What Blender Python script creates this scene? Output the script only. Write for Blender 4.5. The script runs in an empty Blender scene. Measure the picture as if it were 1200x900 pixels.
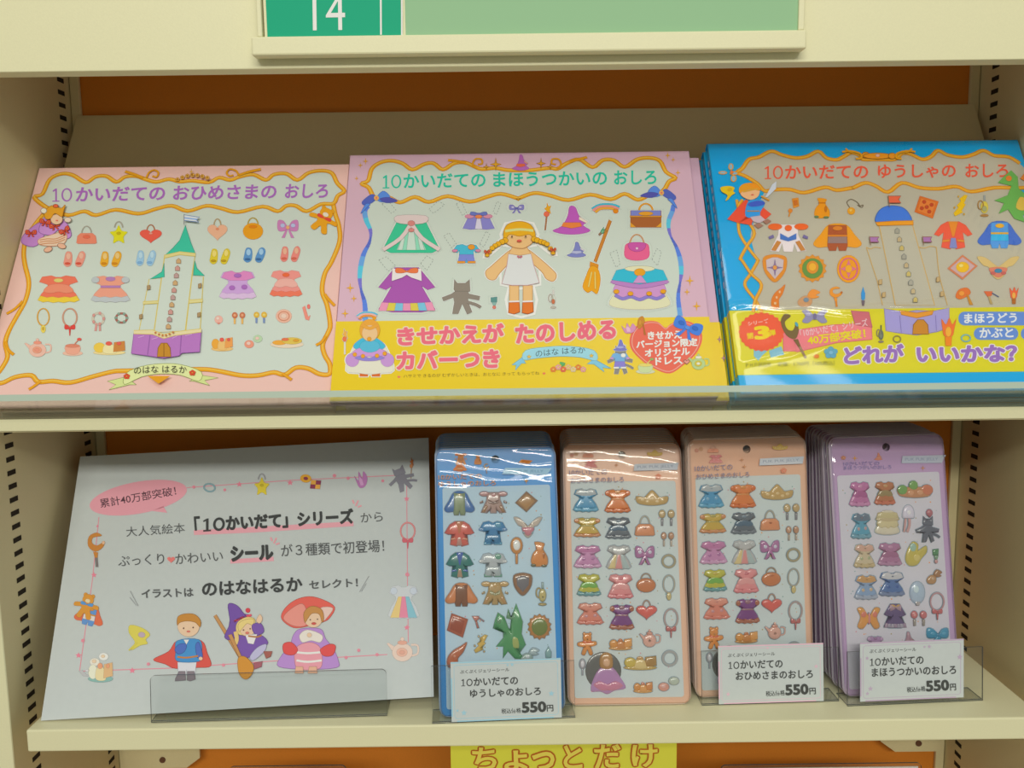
import bpy, bmesh, math, random
from mathutils import Vector, Matrix
from mathutils.geometry import tessellate_polygon
random.seed(7)
SC = bpy.context.scene
COL = SC.collection
R = math.radians

# ------------------------------------------------------------------ camera
ZF = 1.35                                   # height of the lens above the floor
F = 1000.0                                  # focal length in pixels of a 1200 x 900 picture
PITCH, ROLL = R(7.13), 0.0127
_rx = Vector((1, 0, 0)); _uy = Vector((0, math.sin(PITCH), math.cos(PITCH))); BZ = Vector((0, -math.cos(PITCH), math.sin(PITCH)))
RT = math.cos(ROLL) * _rx - math.sin(ROLL) * _uy
UP = math.sin(ROLL) * _rx + math.cos(ROLL) * _uy
cam = bpy.data.cameras.new('camera')
cam.sensor_fit = 'HORIZONTAL'; cam.sensor_width = 36.0; cam.lens = 36.0 * F / 1200.0
cam.clip_start = 0.01
co = bpy.data.objects.new('camera', cam); COL.objects.link(co)
m = Matrix((RT, UP, BZ)).transposed().to_4x4(); m.translation = (0, 0, ZF)
co.matrix_world = m
SC.camera = co

# ------------------------------------------------------------------ light, sky, exposure
SC.view_settings.view_transform = 'Standard'
SC.view_settings.look = 'None'
SC.view_settings.gamma = 1.0
SC.view_settings.use_curve_mapping = False
SC.view_settings.exposure = 0.0
try:
    SC.cycles.transparent_max_bounces = 40
except Exception:
    pass
w = bpy.data.worlds.new('shop_air'); SC.world = w; w.use_nodes = True
w.node_tree.nodes['Background'].inputs[0].default_value = (0.95, 1.0, 0.90, 1)
w.node_tree.nodes['Background'].inputs[1].default_value = 0.25
def tube_lamp(name, loc, aim, sx, sy, power):
    l = bpy.data.lights.new(name, 'AREA'); l.shape = 'RECTANGLE'; l.size = sx; l.size_y = sy
    l.energy = power; l.color = (1.0, 0.98, 0.86)
    o = bpy.data.objects.new(name, l); COL.objects.link(o)
    o.location = loc
    d = Vector(aim) - Vector(loc)
    o.rotation_euler = d.to_track_quat('-Z', 'Y').to_euler()
    return o
tube_lamp('ceiling_tube_light', (0.0, -2.35, ZF + 1.28), (0, 0.6, ZF - 0.1), 2.4, 0.26, 46)
tube_lamp('ceiling_tube_light', (0.1, -1.5, ZF + 1.28), (0, 0.6, ZF - 0.1), 2.4, 0.26, 11)
tube_lamp('ceiling_tube_light', (-0.2, 0.0, ZF + 1.28), (0, 0.45, ZF - 0.2), 2.4, 0.14, 4.0)

# ------------------------------------------------------------------ materials
def lin(h):
    h = h.lstrip('#'); c = [int(h[i:i + 2], 16) / 255 for i in (0, 2, 4)]
    return [x / 12.92 if x <= 0.04045 else ((x + 0.055) / 1.055) ** 2.4 for x in c]
GAIN = {'U': (1.12, 1.05, 1.25), 'L': (1.18, 1.13, 1.28), 'H': (1.05, 1.0, 1.15)}  # L leaves the lower shelf's dimmer light in the colour of its prints
REG = ['U']
MATS = {}
def pbsdf(name, col, rough=0.5, spec=0.4, coat=0.0, metal=0.0, bump=0.0, bscale=300.0, var=0.0):
    if name in MATS: return MATS[name]
    mt = bpy.data.materials.new(name); mt.use_nodes = True
    nt = mt.node_tree; b = nt.nodes['Principled BSDF']
    b.inputs['Base Color'].default_value = (*col, 1); b.inputs['Roughness'].default_value = rough
    b.inputs['Specular IOR Level'].default_value = spec; b.inputs['Coat Weight'].default_value = coat
    b.inputs['Coat Roughness'].default_value = 0.06; b.inputs['Metallic'].default_value = metal
    if bump or var:
        tc = nt.nodes.new('ShaderNodeTexCoord'); n = nt.nodes.new('ShaderNodeTexNoise'); n.inputs['Scale'].default_value = bscale
        n.inputs['Detail'].default_value = 3
        nt.links.new(tc.outputs['Object'], n.inputs['Vector'])
        if bump:
            bp = nt.nodes.new('ShaderNodeBump'); bp.inputs['Strength'].default_value = bump; bp.inputs['Distance'].default_value = 0.001
            nt.links.new(n.outputs['Fac'], bp.inputs['Height']); nt.links.new(bp.outputs[0], b.inputs['Normal'])
        if var:
            mx = nt.nodes.new('ShaderNodeMix'); mx.data_type = 'RGBA'
            mx.inputs[6].default_value = (*[c * (1 - var) for c in col], 1); mx.inputs[7].default_value = (*[min(1, c * (1 + var)) for c in col], 1)
            nt.links.new(n.outputs['Fac'], mx.inputs[0]); nt.links.new(mx.outputs[2], b.inputs['Base Color'])
    MATS[name] = mt
    return mt
def alb(h, reg=None):
    g = GAIN[reg or REG[0]]; c = lin(h)
    return [min(0.88, max(0.006, c[i] * g[i])) for i in range(3)]
def ink(h, fin='print'):
    k = f'{fin}_{h.lower()}_{REG[0]}'
    if k in MATS: return MATS[k]
    c = alb(h)
    if fin == 'puffy':
        g = sum(c) / 3; return pbsdf(k, [(0.82 * x + 0.18 * g) * 0.9 for x in c], 0.22, 0.5, 0.6)
    if fin == 'gloss': return pbsdf(k, c, 0.25, 0.5, 0.0)
    return pbsdf(k, c, 0.6, 0.25)
def film(name, tint, refl=0.05, rough=0.06, bump=0.0, bscale=60.0, edge=0.7):
    """clear plastic: lets light through straight, mirrors a little, more at grazing angles"""
    if name in MATS: return MATS[name]
    mt = bpy.data.materials.new(name); mt.use_nodes = True; nt = mt.node_tree; nt.nodes.clear()
    o = nt.nodes.new('ShaderNodeOutputMaterial'); mx = nt.nodes.new('ShaderNodeMixShader')
    t = nt.nodes.new('ShaderNodeBsdfTransparent'); t.inputs[0].default_value = (*tint, 1)
    g = nt.nodes.new('ShaderNodeBsdfGlossy'); g.inputs['Roughness'].default_value = rough; g.inputs[0].default_value = (1, 1, 1, 1)
    lw = nt.nodes.new('ShaderNodeFresnel'); lw.inputs['IOR'].default_value = 1.45
    ml = nt.nodes.new('ShaderNodeMath'); ml.operation = 'MULTIPLY_ADD'; ml.inputs[1].default_value = edge; ml.inputs[2].default_value = refl; ml.use_clamp = True
    nt.links.new(lw.outputs[0], ml.inputs[0]); nt.links.new(ml.outputs[0], mx.inputs[0])
    nt.links.new(t.outputs[0], mx.inputs[1]); nt.links.new(g.outputs[0], mx.inputs[2]); nt.links.new(mx.outputs[0], o.inputs[0])
    if bump:
        tc = nt.nodes.new('ShaderNodeTexCoord'); n = nt.nodes.new('ShaderNodeTexNoise'); n.inputs['Scale'].default_value = bscale; n.inputs['Detail'].default_value = 2
        bp = nt.nodes.new('ShaderNodeBump'); bp.inputs['Strength'].default_value = bump; bp.inputs['Distance'].default_value = 0.002
        nt.links.new(tc.outputs['Object'], n.inputs['Vector']); nt.links.new(n.outputs['Fac'], bp.inputs['Height'])
        nt.links.new(bp.outputs[0], g.inputs['Normal']); nt.links.new(bp.outputs[0], lw.inputs['Normal'])
    MATS[name] = mt
    return mt
CREAM = pbsdf('cream_enamel_steel', (0.80, 0.765, 0.51), 0.42, 0.4, bump=0.05, bscale=900, var=0.04)
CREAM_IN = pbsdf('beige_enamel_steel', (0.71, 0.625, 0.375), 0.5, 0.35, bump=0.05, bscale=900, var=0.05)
ORANGE = pbsdf('orange_back_panel', (0.70, 0.235, 0.026), 0.6, 0.25, bump=0.06, bscale=700, var=0.08)
DARK = pbsdf('slot_shadow_black', (0.035, 0.028, 0.02), 0.8, 0.1)
PAPER = pbsdf('white_paper_dimmed', (0.60, 0.645, 0.67), 0.7, 0.2, var=0.03, bscale=200)  # white paper darkened: the lower shelf's dimmer light is put in its colour
ACRYLIC = film('clear_acrylic', (0.965, 0.975, 0.975), 0.02, 0.03, edge=0.3)
ACRYLIC_EDGE = pbsdf('acrylic_cut_edge', (0.10, 0.11, 0.11), 0.3, 0.5)
LEDGE = film('clear_ledge_acrylic', (0.93, 0.955, 0.945), 0.015, 0.05, edge=0.45)
LEDGE_EDGE = pbsdf('ledge_frosted_edge', (0.46, 0.55, 0.47), 0.35, 0.5)
BLISTER = film('clear_blister_film', (0.955, 0.965, 0.965), 0.02, 0.07, 0.25, 45)
BLISTER_SIDE = film('clear_blister_rim', (0.84, 0.86, 0.88), 0.16, 0.16, 0.2, 60)
RIM = pbsdf('clear_blister_edge', (0.80, 0.84, 0.86), 0.25, 0.5); RIM.node_tree.nodes['Principled BSDF'].inputs['Alpha'].default_value = 0.42
WRAP = film('clear_shrink_wrap', (0.99, 0.99, 0.99), 0.03, 0.07)
PAGES = pbsdf('page_edges', (0.80, 0.75, 0.66), 0.8, 0.1)
FLOOR_M = pbsdf('shop_floor_vinyl', (0.56, 0.50, 0.40), 0.45, 0.4, bump=0.05, bscale=60, var=0.08)
WALL_M = pbsdf('shop_wall_paint', (0.66, 0.64, 0.55), 0.8, 0.2, bump=0.05, bscale=200, var=0.03)
STEEL = pbsdf('rusty_screw_steel', (0.16, 0.07, 0.04), 0.5, 0.4, metal=0.3)

# ------------------------------------------------------------------ geometry helpers
def ray(x, y): return ((x - 600) * RT + (450 - y) * UP) / F - BZ
CAMP = Vector((0, 0, ZF))
class Frame:
    """a flat thing's own axes: a to the right, b up, h towards the shopper; O its lower left corner"""
    def __init__(s, O, yaw=0.0, lean=0.0, roll=0.0):
        u = Vector((1, 0, 0)); v = Vector((0, math.sin(lean), math.cos(lean)))
        u, v = math.cos(roll) * u + math.sin(roll) * v, math.cos(roll) * v - math.sin(roll) * u
        q = Matrix.Rotation(yaw, 3, 'Z'); s.u = q @ u; s.v = q @ v; s.n = s.u.cross(s.v); s.O = Vector(O) + CAMP
    def mat(s):
        m = Matrix((s.u, s.v, s.n)).transposed().to_4x4(); m.translation = s.O; return m
    def px(s, x, y, h=0.0):
        d = ray(x, y); t = (s.O + s.n * h - CAMP).dot(s.n) / d.dot(s.n)
        p = CAMP + d * t - s.O
        return (p.dot(s.u), p.dot(s.v))
def aty(x, y, Y):
    d = ray(x, y); return CAMP + d * (Y / d.y)
class K:
    """reads places measured on an enlarged detail of the photograph onto a Frame"""
    def __init__(s, fr, ox=0, oy=0, sc=1.0): s.fr, s.ox, s.oy, s.sc = fr, ox, oy, sc
    def __call__(s, x, y): return s.fr.px(s.ox + x / s.sc, s.oy + y / s.sc)
    def unit(s, x, y):
        a = s(x, y); b = s(x + 1, y); return math.hypot(a[0] - b[0], a[1] - b[1])
class Ident:
    """millimetres on the thing itself"""
    def __call__(s, x, y): return (x * 0.001, y * 0.001)
    def unit(s, x, y): return 0.001
MM = Ident()
def smooth(pts, closed=True, n=4):
    out = []; N = len(pts)
    for i in range(N if closed else N - 1):
        p = [pts[(i + k) % N] if closed else pts[min(max(i + k, 0), N - 1)] for k in (-1, 0, 1, 2)]
        for j in range(n):
            t = j / n
            out.append(tuple(0.5 * (2 * p[1][c] + (p[2][c] - p[0][c]) * t + (2 * p[0][c] - 5 * p[1][c] + 4 * p[2][c] - p[3][c]) * t * t + (3 * p[1][c] - p[0][c] - 3 * p[2][c] + p[3][c]) * t ** 3) for c in (0, 1)))
    if not closed: out.append(tuple(pts[-1]))
    return out
def area(p): return 0.5 * sum(p[i][0] * p[(i + 1) % len(p)][1] - p[(i + 1) % len(p)][0] * p[i][1] for i in range(len(p)))
DZ = 3e-5
TEXT_CACHE = {}
def glyphs(body, off, sp=1.0):
    k = (body, round(off, 4), sp)
    if k not in TEXT_CACHE:
        c = bpy.data.curves.new('lettering', 'FONT'); c.body = body; c.size = 1; c.offset = off; c.resolution_u = 3; c.space_character = sp
        o = bpy.data.objects.new('lettering', c); COL.objects.link(o)
        dg = bpy.context.evaluated_depsgraph_get(); dg.update()
        me = bpy.data.meshes.new_from_object(o.evaluated_get(dg))
        TEXT_CACHE[k] = ([(v.co.x, v.co.y) for v in me.vertices], [tuple(p.vertices) for p in me.polygons])
        bpy.data.meshes.remove(me); bpy.data.objects.remove(o); bpy.data.curves.remove(c)
    return TEXT_CACHE[k]
class Mesh:
    def __init__(s, z=1e-4): s.v, s.f, s.mi, s.ms, s.z, s.sm = [], [], [], [], z, []
    def m(s, mt):
        if mt not in s.ms: s.ms.append(mt)
        return s.ms.index(mt)
    def face(s, pts, mt, sm=False):
        i = len(s.v); s.v += [tuple(p) for p in pts]; s.f.append(tuple(range(i, i + len(pts)))); s.mi.append(s.m(mt)); s.sm.append(sm)
    def up(s): s.z += DZ; return s.z
    # flat printed shapes ------------------------------------------------
    def poly(s, P, col, fin='print', z=None):
        if area(P) < 0: P = P[::-1]
        z = s.up() if z is None else z
        s.face([(x, y, z) for x, y in P], ink(col, fin))
    def stroke(s, P, wd, col, closed=False, fin='print', z=None, taper=False):
        z = s.up() if z is None else z
        mt = s.m(ink(col, fin)); n = len(P); L, Rr = [], []
        for i, p in enumerate(P):
            a = P[i - 1] if (i or closed) else P[i]; b = P[(i + 1) % n] if (i < n - 1 or closed) else P[i]
            dx, dy = b[0] - a[0], b[1] - a[1]; l = math.hypot(dx, dy) or 1
            k = wd / 2 * ((0.35 + 0.65 * math.sin(math.pi * (i + .5) / n)) if taper else 1)
            L.append((p[0] - dy / l * k, p[1] + dx / l * k)); Rr.append((p[0] + dy / l * k, p[1] - dx / l * k))
        i0 = len(s.v)
        for a, b in zip(L, Rr): s.v += [(a[0], a[1], z), (b[0], b[1], z)]
        for i in range(n if closed else n - 1):
            j = (i + 1) % n
            s.f.append((i0 + 2 * i, i0 + 2 * i + 1, i0 + 2 * j + 1, i0 + 2 * j)); s.mi.append(mt); s.sm.append(False)
    def dashes(s, P, wd, col, dash, closed=True):
        z = s.up(); pts = P + [P[0]] if closed else P; acc = 0
        for a, b in zip(pts, pts[1:]):
            l = math.hypot(b[0] - a[0], b[1] - a[1]); t = 0
            while t < l:
                e = min(l, t + dash - acc % dash) if True else l
                if int(acc / dash) % 2 == 0 and e > t:
                    q = [(a[0] + (b[0] - a[0]) * k / l, a[1] + (b[1] - a[1]) * k / l) for k in (t, e)]
                    s.stroke(q, wd, col, z=z)
                acc += max(e - t, 1e-7); t = max(e, t + 1e-7)
    def text(s, body, k, x0, y0, x1, y1, h, col, bold=0.0, halo=None, fin='print', sp=1.0, slant=0.0, arc=0.0):
        V, Fc = glyphs(body, 0.0, sp)
        xa, xb = min(p[0] for p in V), max(p[0] for p in V); ya, yb = min(p[1] for p in V), max(p[1] for p in V)
        dx, dy = x1 - x0, y1 - y0; l = math.hypot(dx, dy); ux, uy = dy / l * h, -dx / l * h
        flip = isinstance(k, Ident)
        if flip: ux, uy = -ux, -uy
        def put(off, c):
            z = s.up(); V2, F2 = glyphs(body, off, sp); i0 = len(s.v); mt = s.m(ink(c, fin))
            for x, y in V2:
                a = (x - xa) / (xb - xa); b = (y - ya) / (yb - ya)
                bb = b + arc * (1 - (2 * a - 1) ** 2)
                q = k(x0 + dx * a + ux * bb + slant * h * b, y0 + dy * a + uy * bb); s.v.append((q[0], q[1], z))
            for f in F2:
                f = tuple(i0 + i for i in f)
                ar = area([s.v[i][:2] for i in f])
                s.f.append(f if ar >= 0 else f[::-1]); s.mi.append(mt); s.sm.append(False)
        def thick(r, c):                                 # a ring of width r round every outline: bold letters and halos
            z = s.up(); mt = s.m(ink(c, fin)); V2, F2 = glyphs(body, 0.0, sp); cnt = {}
            for f in F2:
                for i in range(len(f)):
                    e = (f[i], f[(i + 1) % len(f)]); cnt[tuple(sorted(e))] = cnt.get(tuple(sorted(e)), 0) + 1
            def T(x, y):
                a = (x - xa) / (xb - xa); b = (y - ya) / (yb - ya); bb = b + arc * (1 - (2 * a - 1) ** 2)
                return (*k(x0 + dx * a + ux * bb + slant * h * b, y0 + dy * a + uy * bb), z)
            seen = set()
            for (i, j), n in cnt.items():
                if n != 1: continue
                (ax, ay), (bx, by) = V2[i], V2[j]; l = math.hypot(bx - ax, by - ay) or 1
                nx, ny = -(by - ay) / l * r, (bx - ax) / l * r; s.jit = (getattr(s, 'jit', 0) + 7) % 23; zz = z + s.jit * 5e-7
                s.face([(*T(ax - nx, ay - ny)[:2], zz), (*T(bx - nx, by - ny)[:2], zz), (*T(bx + nx, by + ny)[:2], zz), (*T(ax + nx, ay + ny)[:2], zz)], s.ms[mt])
                for q in (i, j):
                    if q not in seen:
                        seen.add(q); s.jit = (s.jit + 5) % 23; zz = z + 1.2e-5 + s.jit * 5e-7
                        s.face([(*T(V2[q][0] + r * math.cos(R(45 * t)), V2[q][1] + r * math.sin(R(45 * t)))[:2], zz) for t in range(8)], s.ms[mt])
        if halo: thick(halo[0], halo[1]); put(0, halo[1])
        if bold > 0.026: thick(bold, col)
        put(bold if bold <= 0.026 else 0.0, col)
    def ten(s, k, x0, y0, x1, y1, h, col, wt=0.12, dz=0.0):
        """the numeral 10: a 1 with a flag and a foot, and an oval 0; wt the stroke as a share of the height"""
        W = x1 - x0; t = wt * h; U = k.unit(x0, y0); sl = (y1 - y0) / W; up = 1 if isinstance(k, Ident) else -1
        q = lambda x, y: k(x0 + x, y0 + sl * x + up * y)
        w1 = W * 0.36; c = w1 * 0.52
        s.poly([q(c - t / 2, 0), q(c + t / 2, 0), q(c + t / 2, h), q(c - t * .1, h), q(c - t / 2 - w1 * .38, h * .84), q(c - t / 2 - w1 * .3, h * .74), q(c - t / 2, h * .82)], col)
        s.poly([q(0, 0), q(w1, 0), q(w1, t * .62), q(0, t * .62)], col)
        cx, rx = W * 0.73, W * 0.27 - t * .45; ry = h / 2 - t * .35
        P = [q(cx + rx * math.cos(R(a)), h / 2 + ry * math.sin(R(a))) for a in range(0, 360, 12)]
        s.stroke(P, t * 0.95 * U, col, True)
    # solids -------------------------------------------------------------
    def box(s, a0, a1, b0, b1, h0, h1, mt, bev=0.0, mats=None):
        P = [(x, y, z) for z in (h0, h1) for y in (b0, b1) for x in (a0, a1)]
        Q = {'bottom': (0, 1, 5, 4), 'top': (2, 6, 7, 3), 'left': (0, 4, 6, 2), 'right': (1, 3, 7, 5), 'back': (0, 2, 3, 1), 'front': (4, 5, 7, 6)}
        i = len(s.v); s.v += P
        for k, q in Q.items():
            s.f.append(tuple(i + j for j in q)); s.mi.append(s.m((mats or {}).get(k, mt))); s.sm.append(False)
    def prism(s, P, h0, h1, mt, side=None, holes=()):
        if area(P) < 0: P = P[::-1]
        loops = [P] + [list(q) for q in holes]; flat = [p for l in loops for p in l]
        tri = tessellate_polygon([[Vector((x, y, 0)) for x, y in l] for l in loops])
        i = len(s.v); s.v += [(x, y, h1) for x, y in flat] + [(x, y, h0) for x, y in flat]; N = len(flat)
        for t in tri:
            t = tuple(t)
            if area([flat[j] for j in t]) < 0: t = t[::-1]
            s.f.append(tuple(i + j for j in t)); s.mi.append(s.m(mt)); s.sm.append(False)
            s.f.append(tuple(i + N + j for j in t[::-1])); s.mi.append(s.m(mt)); s.sm.append(False)
        o = 0
        for q, l in enumerate(loops):
            n = len(l)
            for j in range(n):
                a, b = o + j, o + (j + 1) % n
                f = (i + N + a, i + N + b, i + b, i + a)
                s.f.append(f if (q == 0 or area(l) < 0) else f[::-1]); s.mi.append(s.m(side or mt)); s.sm.append(False)
            o += n
    def dome(s, P, ht, col, z0=0.0, fin='puffy'):
        """a soft pillow with the outline P"""
        if area(P) < 0: P = P[::-1]
        n = len(P); cx = sum(p[0] for p in P) / n; cy = sum(p[1] for p in P) / n; mt = s.m(ink(col, fin)); i0 = len(s.v)
        rings = [(1.0, 0.0), (0.97, 0.38), (0.88, 0.72), (0.70, 0.92), (0.40, 1.0)]
        for k, hh in rings: s.v += [(cx + (x - cx) * k, cy + (y - cy) * k, z0 + ht * hh) for x, y in P]
        for r in range(len(rings) - 1):
            for j in range(n):
                jj = (j + 1) % n; s.f.append((i0 + r * n + j, i0 + r * n + jj, i0 + (r + 1) * n + jj, i0 + (r + 1) * n + j)); s.mi.append(mt); s.sm.append(True)
        s.f.append(tuple(i0 + (len(rings) - 1) * n + j for j in range(n))); s.mi.append(mt); s.sm.append(True)
    def build(s, name, parent=None, bevel=0.0, seg=2, matrix=None, smooth_all=False):
        me = bpy.data.meshes.new(name); me.from_pydata(s.v, [], s.f)
        for mt in s.ms: me.materials.append(mt)
        me.polygons.foreach_set('material_index', s.mi); me.polygons.foreach_set('use_smooth', [True] * len(s.f) if smooth_all else s.sm)
        me.update()
        o = bpy.data.objects.new(name, me); COL.objects.link(o)
        if bevel:
            bm = bmesh.new(); bm.from_mesh(me); bmesh.ops.remove_doubles(bm, verts=bm.verts, dist=1e-6)
            es = [e for e in bm.edges if len(e.link_faces) == 2 and e.calc_face_angle(0) > 0.6]
            bmesh.ops.bevel(bm, geom=es, offset=bevel, segments=seg, affect='EDGES', profile=0.5, clamp_overlap=True)
            bm.to_mesh(me); bm.free()
        if parent is not None: o.parent = parent
        if matrix is not None: o.matrix_world = matrix
        return o
def tag(o, label=None, cat=None, group=None, kind=None):
    for k, v in (('label', label), ('category', cat), ('group', group), ('kind', kind)):
        if v: o[k] = v
    return o
def root(name, mat, label, cat, group=None):
    o = bpy.data.objects.new(name, None); COL.objects.link(o); o.empty_display_size = 0.02
    o.matrix_world = mat
    return tag(o, label, cat, group)
def circle(cx, cy, rx, ry=None, n=24, a0=0, a1=360):
    ry = rx if ry is None else ry
    full = abs(a1 - a0) >= 360
    return [(cx + rx * math.cos(R(a0 + (a1 - a0) * i / (n if full else n - 1))), cy + ry * math.sin(R(a0 + (a1 - a0) * i / (n if full else n - 1)))) for i in range(n)]
def rrect(x0, y0, x1, y1, r, n=5):
    P = []
    for cx, cy, a in ((x1 - r, y1 - r, 0), (x0 + r, y1 - r, 90), (x0 + r, y0 + r, 180), (x1 - r, y0 + r, 270)):
        P += [(cx + r * math.cos(R(a + 90 * i / n)), cy + r * math.sin(R(a + 90 * i / n))) for i in range(n + 1)]
    return P
# ------------------------------------------------------------------ small printed pictures, in a box from -1 to 1
def E_(cx, cy, rx, ry=None, n=18, a0=0, a1=360): return circle(cx, cy, rx, ry, n, a0, a1)
def starp(n=5, r=0.45, rot=90, cx=0, cy=0, s=1.0): return [(cx + s * (1 if i % 2 == 0 else r) * math.cos(R(rot + 180 * i / n)), cy + s * (1 if i % 2 == 0 else r) * math.sin(R(rot + 180 * i / n))) for i in range(2 * n)]
def heartp(cx=0, cy=0, s=1.0): 
    P = []
    for i in range(26):
        t = 2 * math.pi * i / 26
        P.append((cx + s * math.sin(t) ** 3, cy + s * (13 * math.cos(t) - 5 * math.cos(2 * t) - 2 * math.cos(3 * t) - math.cos(4 * t)) / 16))
    return P
DRESS = [(-.34, .95), (-.12, .84), (.12, .84), (.34, .95), (.78, .86), (.92, .5), (.62, .36), (.52, .3), (.5, .12), (.8, -.3), (1, -.78), (.75, -.93), (.5, -.88), (.25, -.97), (0, -.9), (-.25, -.97), (-.5, -.88), (-.75, -.93), (-1, -.78), (-.8, -.3), (-.5, .12), (-.52, .3), (-.62, .36), (-.92, .5), (-.78, .86)]
HEM = [(-.86, -.48), (-.55, -.6), (-.28, -.54), (0, -.62), (.28, -.54), (.55, -.6), (.86, -.48), (1, -.78), (.75, -.93), (.5, -.88), (.25, -.97), (0, -.9), (-.25, -.97), (-.5, -.88), (-.75, -.93), (-1, -.78)]
BOW = [(0, .15), (.4, .7), (.95, .75), (.95, -.2), (.4, -.3), (0, -.1), (-.4, -.3), (-.95, -.2), (-.95, .75), (-.4, .7)]
TEE = [(-.3, .9), (0, .75), (.3, .9), (.7, .8), (1, .2), (.65, .05), (.5, .3), (.55, -.95), (0, -.9), (-.55, -.95), (-.5, .3), (-.65, .05), (-1, .2), (-.7, .8)]
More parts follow.
